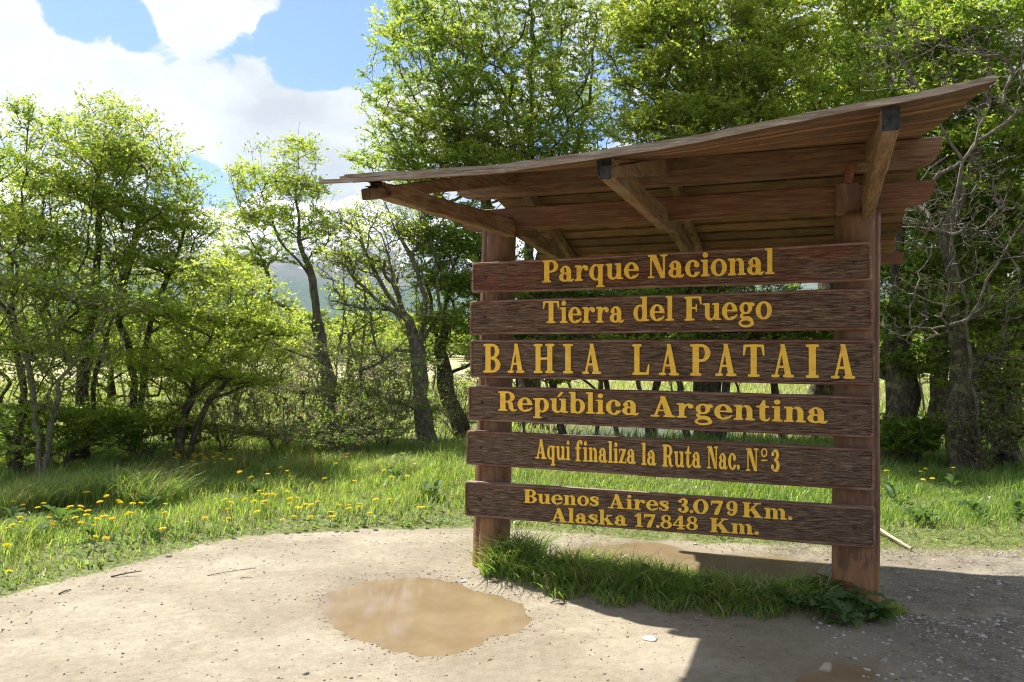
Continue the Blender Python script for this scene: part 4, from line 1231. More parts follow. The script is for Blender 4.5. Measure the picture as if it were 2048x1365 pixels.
ICO = np.array([(0, 11, 5), (0, 5, 1), (0, 1, 7), (0, 7, 10), (0, 10, 11), (1, 5, 9), (5, 11, 4), (11, 10, 2), (10, 7, 6), (7, 1, 8), (3, 9, 4), (3, 4, 2), (3, 2, 6), (3, 6, 8), (3, 8, 9), (4, 9, 5), (2, 4, 11), (6, 2, 10), (8, 6, 7), (9, 8, 1)])


def stone_mat(name, a, b):
    k = NM(name); g = k.node('ShaderNodeNewGeometry')
    c = k.ramp(g.outputs['Random Per Island'], [(.0, a), (.55, tuple((x + y) / 2 for x, y in zip(a, b))), (1.0, b)])
    n = k.noise(k.tc('Object'), 90, 4, .6); c = k.mix(k.math('MULTIPLY', n, .35), c, (.2, .17, .13)); k.col(c); k.rough(.85); return k.m


M['gravel'] = stone_mat('gravel', (.13, .11, .085), (.62, .59, .53))
M['grit'] = stone_mat('grit', (.07, .06, .05), (.40, .33, .25))
M['mud_crumb'] = stone_mat('mud_crumb', (.05, .042, .033), (.34, .29, .22))
M['pale_stone'] = stone_mat('pale_stone', (.58, .55, .50), (.66, .63, .57))


def gravel(name, label, rng, xy, smin, smax, mat):
    V = []; F = []
    z = ground_h(xy[:, 0], xy[:, 1])
    sz = smin + (smax - smin) * rng.random(len(xy)) ** 3
    ro = rng.uniform(0, 6.28, len(xy))
    for i in range(len(xy)):
        v = stone_verts(rng, sz[i]); c, s = math.cos(ro[i]), math.sin(ro[i])
        v = np.stack([v[:, 0] * c - v[:, 1] * s, v[:, 0] * s + v[:, 1] * c, v[:, 2]], 1) + np.array([xy[i, 0], xy[i, 1], z[i] + sz[i] * .12])
        V.append(v); F.append(ICO + 12 * i)
    o = add_obj(name, np_mesh(name, np.concatenate(V), np.concatenate(F), 3, [mat])); tag(o, label, None, kind='stuff'); TRIS[0] += len(xy) * 20
    return o


rng = np.random.default_rng(8)
xy = scatter(rng, 16000, 1.6, 5.2, 3.0, 6.1)
band = np.exp(-((xy[:, 1] - (4.62 - .28 * (xy[:, 0] - 2.2))) / .16) ** 2)
nz_ = fbm(xy[:, 0] * 3, xy[:, 1] * 3, 71)
xy = xy[inview(xy, .05) & (rng.random(len(xy)) < np.clip(.1 + 1.2 * (nz_ - .36) + .7 * band, .03, 1)) & (psdf(xy[:, 0], xy[:, 1], STRIP) > .0) & (xy[:, 0] > 1.9 - .5 * rng.random(len(xy)))]
gravel('gravel', 'pale gravel scattered over the shaded ground right of the sign', rng, xy[:4200], .0045, .018, M['gravel'])
xy = scatter(rng, 6500, -3.6, 3.2, 2.9, 6.8)
xy = xy[inview(xy, .05) & (psdf(xy[:, 0], xy[:, 1], PATH) < .05) & (psdf(xy[:, 0], xy[:, 1], PUD1) > .05) & (psdf(xy[:, 0], xy[:, 1], PUD2) > .05)]
gravel('gravel', 'fine grit and crumbs on the sunlit dirt', rng, xy, .0018, .0095, M['grit'])
ring = []
for P in (PUD1,):
    for _ in range(1300):
        i = rng.integers(len(P)); t = rng.random(); p = P[i] * (1 - t) + P[(i + 1) % len(P)] * t; ring.append(p + (p - P.mean(0)) * .06 + rng.normal(0, .045, 2))
gravel('gravel', 'muddy crumbs round the rim of the puddle', rng, np.array(ring), .0015, .008, M['mud_crumb'])


def stone(px, py, s, mat, label, flat=.45, seed=1, group=None):
    x, y = gpx(px, py); rr = np.random.default_rng(seed)
    me = np_mesh('stone', stone_verts(rr, s, flat), ICO, 3, [mat]); o = add_obj('stone', me, None, (x, y, float(ground_h(x, y)) + s * .08)); tag(o, label, 'stone', group)
    m = o.modifiers.new('round', 'SUBSURF'); m.levels = 1; m.render_levels = 1
    return o


stone(1300, 1280, .055, M['pale_stone'], 'flat white stone half sunk in the sunlit dirt before the sign', .3, 1)
stone(928, 1160, .034, M['pale_stone'], 'pale flat stone beside the foot of the left post', .3, 2)
stone(283, 1179, .020, M['grit'], 'small dark stone on the dirt at the left of the path', .5, 3)
stone(612, 1345, .022, M['gravel'], 'grey pebble near the bottom edge left of the puddle', .7, 4)
stone(1770, 1322, .022, M['gravel'], 'grey pebble by the shaded puddle at the bottom right', .7, 5)
stone(988, 1258, .030, M['pale_stone'], 'pale stone at the right rim of the brown puddle', .3, 6)
stone(702, 1356, .014, M['grit'], 'tiny dark pebble at the bottom edge below the puddle', .7, 7)
stone(1390, 1090, .03, M['pale_stone'], 'small pale stone in the shadow edge behind the strip', .5, 8)


M['peeled'] = simple('peeled_wood', (.52, .43, .33), .8, .2, .25, 0, 30)


def stick(pts, r, label, mat='bark_dead', name='stick'):
    """a fallen stick through ground points (x, y, height)"""
    P = [np.array((p[0], p[1], float(ground_h(p[0], p[1])) + p[2])) for p in pts]; b = P[0].copy()
    n = len(P); par = np.arange(n) - 1
    fine = []
    rr = np.random.default_rng(int(abs(b[0]) * 1000))
    for i in range(n - 1):
        for j in range(5): fine.append(P[i] * (1 - j / 5) + P[i + 1] * (j / 5) + rr.normal(0, r * .15, 3))
    fine.append(P[-1]); fine = np.array(fine) - b
    m = len(fine); rad_ = r * np.linspace(1, .55, m)
    me = skeleton_mesh(name, fine, np.arange(m) - 1, [list(range(m))], rad_, M[mat], .0005, rng=rr)
    o = add_obj(name, me, None, tuple(b)); tag(o, label, 'stick'); return o


stick([(2.94, 6.50, .05), (2.98, 6.25, .04), (3.02, 6.02, .025)], .018, 'pale peeled stick lying in the grass edge right of the right post', 'peeled')
x0, y0 = gpx(1100, 1205); stick([(x0, y0, .008), (x0 + .07, y0 + .01, .02), (x0 + .15, y0 - .02, .008)], .004, 'dry forked twig on the dirt in front of the strip', 'bark_grey')
x0, y0 = gpx(480, 1156); stick([(x0, y0, .006), (x0 + .04, y0 + .01, .01), (x0 + .09, y0, .006)], .003, 'thin dark twig on the sunny path', 'bark')
x0, y0 = gpx(118, 1190); stick([(x0, y0, .006), (x0 + .02, y0 + .04, .012), (x0 + .03, y0 + .08, .006)], .006, 'short chip of wood at the left of the path', 'bark_grey')
x0, y0 = gpx(222, 1158); stick([(x0, y0, .006), (x0 + .08, y0 + .05, .02), (x0 + .17, y0 + .08, .03)], .006, 'broken twig where the verge meets the dirt at the left', 'bark_grey')
x0, y0 = gpx(415, 1150); stick([(x0, y0, .004), (x0 + .12, y0 + .08, .008), (x0 + .28, y0 + .16, .004)], .003, 'long thin twig lying on the dirt below the verge', 'bark_grey')


rng = np.random.default_rng(44)
lt = scatter(rng, 5200, -4, 5, 3.9, 7.4); dl = psdf(lt[:, 0], lt[:, 1], PATH); ds_ = psdf(lt[:, 0], lt[:, 1], STRIP)
near_edge = np.exp(-((dl + .05) / .22) ** 2) + .9 * np.exp(-((ds_ - .05) / .10) ** 2) + .02
lt = lt[(rng.random(len(lt)) < near_edge * .7) & (dl < .25) & (psdf(lt[:, 0], lt[:, 1], PUD1) > .1) & (psdf(lt[:, 0], lt[:, 1], PUD2) > .1)]
grass('litter', 'dry bits of stem and leaf strewn along the edges of the dirt', rng, lt, (.015, .05), .008, [M['dead_leaf'], M['dry_stem']], [.6, .4], leanr=(1.2, 2.4), curl=(1.6, 2.2), segs=2)


def dead_leaf(px, py, s, lab, seed):
    rr = random.Random(seed); x, y = gpx(px, py); vs = [(0, 0, .006)]; n = 9
    for k in range(n):
        a = k * 2 * math.pi / n; q = s * (1 if k % 2 else .45) * rr.uniform(.7, 1.2); vs.append((q * math.cos(a), q * .8 * math.sin(a), rr.uniform(.002, s * .5)))
    mb = MB(); mb.add(vs, [(0, 1 + k, 1 + (k + 1) % n) for k in range(n)]); o = mb.build('dead_leaf', [M['dead_leaf']], None, loc=(x, y, float(ground_h(x, y)) + .003)); tag(o, lab, 'leaf')
dead_leaf(1120, 1205, .045, 'curled dry leaf on the dirt in front of the strip', 1)
dead_leaf(990, 1165, .04, 'crumpled dry leaf by the foot of the left post', 2)
dead_leaf(1020, 1172, .03, 'small dry leaf right of the crumpled one', 3)
dead_leaf(1395, 1240, .025, 'pale leaf scrap in the shaded strip front', 4)

# ------------------------------------------------------------------ the sign shelter
TH = math.atan2(.3477, .9376)
shelter = empty('sign_shelter', (-.301, 5.583, 0), -TH)
tag(shelter, 'brown wooden park sign of six yellow lettered boards under a plank roof', 'sign')
# local frame: x along the boards, y away from the viewer, z up; board faces at y = 0


def gl(lx, ly):
    wx = -.301 + lx * math.cos(TH) + ly * math.sin(TH); wy = 5.583 - lx * math.sin(TH) + ly * math.cos(TH)
    return float(ground_h(wx, wy))


def log_post(b, t, rb, rt, ztop, seed, crack=None, notch=None):
    rr = np.random.default_rng(seed); ns = 56; nz = 60; V = []; F = []
    z0 = gl(b[0], b[1]) - .12
    ph = rr.uniform(0, 6.28, 4)
    for j in range(nz + 1):
        q = j / nz; z = z0 + (ztop - z0) * q; cx = b[0] + (t[0] - b[0]) * q; cy = b[1] + (t[1] - b[1]) * q; r = rb + (rt - rb) * q
        r *= 1 + .02 * math.sin(q * 9 + ph[0]) + (.05 * (1 - min(1, q * 12)) if q < .08 else 0)
        for i in range(ns):
            a = i * 2 * math.pi / ns
            k = 1 + .025 * math.sin(2 * a + ph[1]) + .018 * math.sin(3 * a + ph[2] + q) + .006 * math.sin(11 * a + ph[3]) + .004 * rr.normal()
            rad2 = r * k
            if crack:
                ca = crack[0] + crack[1] * math.sin(q * 5) * .1 + crack[2] * (q - .5)
                da = abs((a - ca + math.pi) % (2 * math.pi) - math.pi)
                wdt = .075 if q < .95 else .06
                if da < wdt: rad2 -= .045 * (1 - da / wdt) ** .7
            V.append((cx + rad2 * math.cos(a), cy + rad2 * math.sin(a), z))
    for j in range(nz):
        for i in range(ns):
            i2 = (i + 1) % ns; F.append((j * ns + i, j * ns + i2, (j + 1) * ns + i2, (j + 1) * ns + i))
    F.append(tuple(nz * ns + i for i in range(ns)))
    me = bpy.data.meshes.new('post'); me.from_pydata(V, [], F); me.materials.append(M['post']); me.polygons.foreach_set('use_smooth', [True] * (len(F) - 1) + [False]); me.update()
    return add_obj('post', me, shelter)


p1 = log_post((.092, .172), (.160, .172), .135, .120, 2.47, 4, crack=(4.30, .6, .10)); p1['label'] = 'left log post with a long split down its face'
p2 = log_post((2.500, .172), (2.512, .172), .132, .124, 2.375, 9, crack=(5.6, .3, .05)); p2['label'] = 'right log post scuffed pale near the ground'
# half of the right post runs on up as a tenon
mb = MB(); mb.box((2.385, .075, 2.36), (2.515, .205, 2.56)); bevel(mb.build('post_tenon', [M['post']], shelter), .012)
# peeled worn patch on the posts' feet: bare orange wood, its own thin sliver
M['bare_wood'] = wood('bare_wood', (.13, .055, .028), (.25, .115, .06), (.36, .20, .12), 'Z', .8, .004, (.09, .04, .026), .9, fine=.7)

BOARDS = [[(0.0224, 2.1477), (2.5764, 2.1858), (2.5842, 1.9543), (0.0167, 1.9358)], [(0.0057, 1.882), (2.5842, 1.912), (2.5898, 1.6664), (0.0034, 1.6424)],
          [(0.0072, 1.6095), (2.5987, 1.6079), (2.6, 1.3386), (0.0057, 1.3446)], [(-0.0088, 1.2862), (2.5933, 1.2723), (2.5933, 1.027), (-0.0088, 1.0442)],
          [(-0.0203, 0.9722), (2.596, 0.9651), (2.596, 0.7153), (-0.0245, 0.7334)], [(-0.0337, 0.6149), (2.6, 0.6207), (2.6014, 0.3768), (-0.0337, 0.3725)]]
WORDS = [(0, 'Parque', 0.5414, 1.9962, 1.1995, 2.008, 0.1473), (0, 'Nacional', 1.2581, 2.0054, 2.0348, 2.0116, 0.1486), (1, 'Tierra', 0.5449, 1.7212, 1.1009, 1.7224, 0.148),
         (1, 'del', 1.1635, 1.73, 1.4259, 1.7309, 0.1479), (1, 'Fuego', 1.4909, 1.7297, 2.0202, 1.7363, 0.1517),
         (2, 'B', 0.1109, 1.3807, 0.2363, 1.3825, 0.1981), (2, 'A', 0.2909, 1.3815, 0.4121, 1.3832, 0.1975), (2, 'H', 0.4791, 1.3824, 0.6253, 1.3844, 0.1969),
         (2, 'I', 0.6871, 1.3836, 0.7563, 1.3846, 0.1959), (2, 'A', 0.8201, 1.3822, 0.9488, 1.384, 0.1968), (2, 'L', 1.157, 1.3805, 1.2678, 1.3821, 0.1984),
         (2, 'A', 1.329, 1.3814, 1.4563, 1.3817, 0.1977), (2, 'P', 1.5269, 1.3809, 1.6523, 1.3821, 0.1985), (2, 'A', 1.6817, 1.3819, 1.8101, 1.3823, 0.1977),
         (2, 'T', 1.8491, 1.3798, 1.9763, 1.3803, 0.1985), (2, 'A', 2.0173, 1.3794, 2.1473, 1.3799, 0.1991), (2, 'I', 2.2148, 1.3788, 2.2884, 1.3791, 0.2001),
         (2, 'A', 2.3559, 1.3772, 2.4893, 1.3779, 0.2019), (3, 'República', 0.2215, 1.1196, 1.1995, 1.1191, 0.133), (3, 'Argentina', 1.2743, 1.1144, 2.3384, 1.1074, 0.1304),
         (4, 'Aqui', 0.4913, 0.8033, 0.7383, 0.8026, 0.1291), (4, 'finaliza', 0.7715, 0.7993, 1.1799, 0.8028, 0.1334), (4, 'la', 1.2158, 0.7983, 1.313, 0.8003, 0.1344),
         (4, 'Ruta', 1.3514, 0.796, 1.5962, 0.7999, 0.1396), (4, 'Nac.', 1.6323, 0.7987, 1.8305, 0.802, 0.1386), (4, 'N', 1.867, 0.7963, 1.9411, 0.7989, 0.1393),
         (4, 'º', 1.9558, 0.8044, 1.9939, 0.8065, 0.1354), (4, '3', 2.0144, 0.8016, 2.0655, 0.8023, 0.1348), (5, 'Buenos', 0.4085, 0.4964, 0.9336, 0.509, 0.0909),
         (5, 'Aires', 0.9943, 0.5019, 1.3929, 0.5118, 0.0917), (5, '3.', 1.45, 0.508, 1.5472, 0.5105, 0.0909), (5, '0', 1.5459, 0.5089, 1.64, 0.5112, 0.0918),
         (5, '7', 1.6553, 0.5092, 1.7286, 0.5117, 0.0896), (5, '9', 1.7486, 0.5101, 1.8162, 0.5137, 0.0921), (5, 'Km.', 1.8461, 0.5097, 2.1387, 0.5124, 0.0909),
         (5, 'Alaska', 0.5974, 0.3822, 1.124, 0.3957, 0.0911), (5, '17.848', 1.1701, 0.3949, 1.5751, 0.4036, 0.0858), (5, 'Km.', 1.6486, 0.4002, 1.944, 0.4063, 0.0881)]
BOLTS = [[(0.1188, 2.0435), (2.4879, 2.0605)], [(0.1132, 1.7653), (2.4825, 1.7881)], [(0.1087, 1.4764), (2.5015, 1.4683)], [(0.0944, 1.1697), (2.4906, 1.1496)], [(0.0857, 0.8557), (2.4906, 0.8375)], [(0.0778, 0.4926), (2.4879, 0.4968)]]


# ---- letter shapes: unions of strokes on a distance field, traced into outlines (fat slab serif)
class Gf:
    def __init__(self, x, y): self.x = x; self.y = y; self.d = np.full(x.shape, 9.0)
    def _u(self, d, k=.022):
        h = np.clip(.5 + .5 * (self.d - d) / k, 0, 1); self.d = d * h + self.d * (1 - h) - k * h * (1 - h); return self
    def box(self, x0, y0, x1, y1, r=.012):
        cx, cy = (x0 + x1) / 2, (y0 + y1) / 2; qx = np.abs(self.x - cx) - (x1 - x0) / 2 + r; qy = np.abs(self.y - cy) - (y1 - y0) / 2 + r
        return self._u(np.hypot(np.maximum(qx, 0), np.maximum(qy, 0)) + np.minimum(np.maximum(qx, qy), 0) - r)
    def poly(self, pts): return self._u(psdf(self.x, self.y, np.array(pts)) - .006)
    def ball(self, cx, cy, r): return self._u(np.hypot(self.x - cx, self.y - cy) - r)
    def _ell(self, cx, cy, rx, ry):
        X = (self.x - cx) / rx; Y = (self.y - cy) / ry; k0 = np.hypot(X, Y); k1 = np.hypot(X / rx, Y / ry); return k0 * (k0 - 1) / (k1 + 1e-6)
    def ring(self, cx, cy, rx, ry, ix, iy, clip=None, icx=None, icy=None):
        d = np.maximum(self._ell(cx, cy, rx, ry), -self._ell(cx if icx is None else icx, cy if icy is None else icy, ix, iy))
        if clip:
            x0, y0, x1, y1 = clip; d = np.maximum(d, np.maximum(np.maximum(x0 - self.x, self.x - x1), np.maximum(y0 - self.y, self.y - y1)))
        return self._u(d)
    def cut(self, x0, y0, x1, y1):
        d = np.maximum(np.maximum(x0 - self.x, self.x - x1), np.maximum(y0 - self.y, self.y - y1)); self.d = np.maximum(self.d, -d); return self
    def stroke(self, pts, ws, n=10):
        """smooth stroke through pts with half-widths ws (Catmull-Rom)"""
        P = [np.array(p, float) for p in pts]; P = [2 * P[0] - P[1]] + P + [2 * P[-1] - P[-2]]; W = [ws[0]] + list(ws) + [ws[-1]]
        q = []; w = []
        for i in range(1, len(P) - 2):
            for j in range(n + (1 if i == len(P) - 3 else 0)):
                t = j / n; a, b, c, d = P[i - 1:i + 3]
                q.append(.5 * (2 * b + (c - a) * t + (2 * a - 5 * b + 4 * c - d) * t * t + (3 * b - a - 3 * c + d) * t ** 3)); w.append(W[i] * (1 - t) + W[i + 1] * t)
        best = np.full(self.x.shape, 9.)
        for i in range(len(q) - 1):
            a, b = q[i], q[i + 1]; e = b - a; t = np.clip(((self.x - a[0]) * e[0] + (self.y - a[1]) * e[1]) / (e @ e + 1e-12), 0, 1)
            best = np.minimum(best, np.hypot(self.x - a[0] - t * e[0], self.y - a[1] - t * e[1]) - (w[i] * (1 - t) + w[i + 1] * t))
        return self._u(best)


XH, SF = .70, .075
def _bowl(g, cx): return g.ring(cx, .35, .31, .37, .115, .29)
def _stem(g, x, y0, y1, w=.2, bl=.09, br=.09, tl=0, tr=0):
    g.box(x, y0, x + w, y1)
    if bl or br: g.box(x - bl, y0, x + w + br, y0 + SF)
    if tl or tr: g.box(x - tl, y1 - SF, x + w + tr, y1)
    return g
def _arch(g, x0, x1, w=.2):
    """shoulder from a stem ending at x0 to a right-hand stem x1..x1+w"""
    o = x1 + w; g.ring((x0 - .02 + o) / 2, .44, (o - x0 + .02) / 2, .275, max(.03, (x1 - x0) / 2), .185, (x0 - .05, .44, o, 1), (x0 + x1) / 2 + .0, .44)
    g.box(x1, .0, o, .46)
def g_a(g):
    g.ring(.33, .44, .25, .28, .08, .20, (.05, .44, .7, 1), .29, .44); g.ball(.165, .50, .105); g.box(.38, .1, .58, .46)
    g.ring(.29, .20, .27, .215, .085, .13, None, .30, .20); g.stroke([(.46, .14), (.52, .03), (.62, .045), (.69, .10)], [.09, .055, .05, .025]); g.cut(.5, -.3, .56, -.01)
def g_r(g): _stem(g, .09, 0, XH, tl=.09); g.stroke([(.27, .40), (.33, .58), (.45, .655), (.54, .62)], [.035, .04, .045, .05]); g.ball(.53, .56, .105)
def g_q(g): _bowl(g, .32); _stem(g, .42, -.32, XH, bl=.09, br=.09); g.box(.45, .62, .68, .70)
def g_u(g):
    g.box(.09, .2, .29, XH); g.box(.0, XH - SF, .29, XH); g.ring(.32, .24, .23, .26, .10, .165, (.09, -.1, .6, .24), .38, .24)
    g.box(.50, 0, .70, XH); g.box(.41, XH - SF, .7, XH); g.box(.6, 0, .79, SF)
def g_ua(g): g_u(g); g.poly([(.33, .80), (.50, 1.06), (.60, 1.0), (.40, .79)])
def g_e(g): g.ring(.33, .35, .33, .37, .125, .29); g.box(.18, .34, .60, .41); g.cut(.40, .13, .9, .335); g.stroke([(.40, .06), (.52, .08), (.63, .19)], [.055, .045, .03]); g.box(.44, .34, .655, .40)
def g_c(g): g.ring(.33, .35, .33, .37, .12, .29); g.cut(.36, .20, .9, .52); g.ball(.50, .50, .115); g.stroke([(.38, .02), (.50, .07), (.61, .18)], [.05, .045, .03])
def g_o(g): g.ring(.34, .35, .34, .37, .14, .29)
def g_i(g): _stem(g, .09, 0, XH, tl=.09); g.ball(.19, .90, .115)
def g_l(g): _stem(g, .09, 0, 1.06, tl=.09)
def g_n(g): _stem(g, .09, 0, XH, tl=.09, br=.06); _arch(g, .28, .47); g.box(.41, 0, .76, SF)
def g_m(g): _stem(g, .09, 0, XH, tl=.09, br=.05); _arch(g, .28, .45); g.box(.41, 0, .70, SF); _arch(g, .64, .81); g.box(.77, 0, 1.1, SF)
def g_d(g): _bowl(g, .32); _stem(g, .42, 0, 1.06, bl=0, br=.1, tl=.1)
def g_b(g): _bowl(g, .36); _stem(g, .06, 0, 1.06, bl=0, br=0, tl=.09)
def g_p(g): _bowl(g, .38); _stem(g, .08, -.32, XH, tl=.09)
def g_g(g):
    g.ring(.31, .46, .27, .25, .10, .175); g.stroke([(.45, .60), (.55, .66), (.60, .62)], [.035, .04, .05]); g.ball(.61, .60, .075)
    g.stroke([(.20, .24), (.11, .16), (.20, .06), (.40, .045), (.52, -.02)], [.04, .055, .07, .085, .085]); g.ring(.33, -.15, .33, .18, .20, .095, None, .31, -.14)
def g_s(g): g.stroke([(.47, .50), (.38, .645), (.25, .655), (.135, .56), (.20, .44), (.38, .335), (.46, .20), (.36, .055), (.22, .045), (.09, .18)], [.03, .04, .05, .09, .10, .105, .09, .05, .04, .03]); g.box(.46, .44, .52, .69); g.box(.035, .01, .09, .25)
def g_f(g): g.box(.12, 0, .32, .85); g.box(.02, 0, .45, SF); g.box(.0, .62, .48, XH); g.ring(.38, .80, .26, .27, .07, .185, (.1, .8, .5, 1.2), .40, .80); g.ball(.49, .93, .10)
def g_t(g): g.box(.12, .15, .32, .72); g.box(.0, .62, .46, XH); g.poly([(.12, .68), (.32, .68), (.32, .96), (.24, .96)]); g.stroke([(.22, .15), (.28, .035), (.40, .04), (.48, .14)], [.10, .065, .045, .025])
def g_z(g): g.box(.03, .62, .56, XH); g.box(.02, 0, .58, SF); g.poly([(.34, .66), (.56, .66), (.25, .04), (.03, .04)]); g.box(.03, .47, .085, .68); g.box(.52, .02, .58, .24)
def g_k(g): _stem(g, .09, 0, 1.06, tl=.09, br=.05); g.poly([(.27, .27), (.27, .35), (.52, .66), (.60, .66)]); g.poly([(.34, .36), (.47, .50), (.75, .04), (.52, .04)]); g.box(.42, XH - SF, .74, XH); g.box(.44, 0, .83, SF)
def g_dot(g): g.ball(.13, .11, .115)
def g_P(g): _stem(g, .09, 0, 1, .24); g.box(0, 1 - SF, .45, 1); g.ring(.42, .72, .34, .28, .135, .20, (.40, .3, 1, 1.1), .42); g.box(.3, .44, .43, .52); g.box(.3, .92, .43, 1)
def g_N(g): g.box(.10, 0, .18, .97); g.box(0, 0, .30, SF); g.box(0, 1 - SF, .3, 1); g.poly([(.10, 1), (.36, 1), (.76, 0), (.58, 0)]); g.box(.67, 0, .76, 1); g.box(.55, 1 - SF, .87, 1)
def g_T(g): g.box(.30, 0, .54, 1); g.box(.19, 0, .65, SF); g.box(.02, .92, .82, 1); g.poly([(.02, .95), (.13, .95), (.05, .66), (.0, .66)]); g.poly([(.71, .95), (.82, .95), (.84, .66), (.79, .66)])
def g_F(g): g.box(.09, 0, .33, 1); g.box(0, 0, .45, SF); g.box(0, .92, .74, 1); g.poly([(.62, .95), (.74, .95), (.77, .66), (.72, .66)]); g.box(.3, .48, .52, .56); g.box(.50, .36, .555, .68)
def g_B(g): _stem(g, .09, 0, 1, .24, br=0); g.box(0, 1 - SF, .4, 1); g.ring(.42, .745, .31, .255, .115, .175, (.38, .4, 1, 1.1)); g.ring(.42, .265, .36, .265, .14, .185, (.38, -.1, 1, .6)); g.box(.3, .47, .45, .54); g.box(.3, .92, .42, 1); g.box(.3, 0, .42, .08)
def g_A(g): g.poly([(.44, 1), (.53, 1), (.22, 0), (.13, 0)]); g.poly([(.38, 1), (.56, 1), (.86, 0), (.60, 0)]); g.box(.24, .28, .66, .35); g.box(.0, 0, .34, SF); g.box(.50, 0, .96, SF)
def g_H(g): _stem(g, .09, 0, 1, .22, tl=.09, tr=.09); _stem(g, .62, 0, 1, .22, tl=.09, tr=.09); g.box(.25, .46, .7, .54)
def g_I(g): _stem(g, .10, 0, 1, .24, .1, .1, .1, .1)
def g_L(g): _stem(g, .09, 0, 1, .24, tl=.09, tr=.1); g.box(.1, 0, .76, .08); g.poly([(.64, .04), (.76, .04), (.79, .34), (.74, .34)])
def g_R(g): g_P(g); g.stroke([(.44, .47), (.56, .38), (.60, .15), (.70, .035), (.83, .06)], [.04, .10, .10, .05, .025])
def g_K(g): _stem(g, .09, 0, 1, .24, tl=.09, tr=.08); g.poly([(.31, .36), (.31, .46), (.68, .96), (.77, .96)]); g.poly([(.40, .52), (.57, .68), (.92, .04), (.66, .04)]); g.box(.55, 1 - SF, .92, 1); g.box(.56, 0, 1.02, SF)
def g_0(g): g.ring(.38, .49, .38, .51, .16, .43)
def g_1(g): g.box(.18, 0, .42, 1); g.box(.05, 0, .55, SF); g.poly([(.19, 1), (.3, 1), (.3, .86), (.02, .74), (.0, .80)])
def g_3(g): g.stroke([(.12, .80), (.27, .95), (.43, .90), (.49, .75), (.42, .60), (.27, .53)], [.03, .045, .09, .11, .09, .035]); g.stroke([(.27, .52), (.46, .44), (.53, .27), (.44, .09), (.27, .035), (.10, .14)], [.035, .09, .12, .10, .045, .03]); g.ball(.15, .79, .105); g.ball(.13, .20, .11)
def g_4(g): g.box(.38, 0, .61, 1); g.box(.25, 0, .74, SF); g.poly([(.44, 1), (.56, 1), (.1, .30), (.0, .30)]); g.box(.0, .24, .77, .32)
def g_7(g): g.box(.03, .80, .68, 1, .02); g.poly([(.60, .97), (.69, .97), (.69, .90), (.42, .0), (.18, .0), (.26, .35)]); g.box(.0, .66, .07, 1)
def g_8(g): g.ring(.36, .745, .29, .255, .12, .18, None, .38, .76); g.ring(.36, .275, .35, .285, .15, .20, None, .34, .26)
def g_9(g): g.ring(.35, .66, .34, .34, .125, .26, None, .34); g.stroke([(.56, .66), (.57, .40), (.48, .14), (.30, .04), (.13, .12)], [.11, .12, .09, .045, .03]); g.ball(.16, .19, .10)
def g_ord(g): g.ring(.28, .80, .25, .21, .15, .14); g.box(.02, .42, .54, .48)
GL = {'a': g_a, 'r': g_r, 'q': g_q, 'u': g_u, 'ú': g_ua, 'e': g_e, 'c': g_c, 'o': g_o, 'i': g_i, 'l': g_l, 'n': g_n, 'm': g_m, 'd': g_d, 'b': g_b, 'p': g_p, 'g': g_g, 's': g_s, 'f': g_f, 't': g_t,
      'z': g_z, 'k': g_k, '.': g_dot, 'P': g_P, 'N': g_N, 'T': g_T, 'F': g_F, 'B': g_B, 'A': g_A, 'H': g_H, 'I': g_I, 'L': g_L, 'R': g_R, 'K': g_K, '0': g_0, '1': g_1, '3': g_3, '4': g_4, '7': g_7,
      '8': g_8, '9': g_9, 'º': g_ord}
GH = .0165
_gc = {}


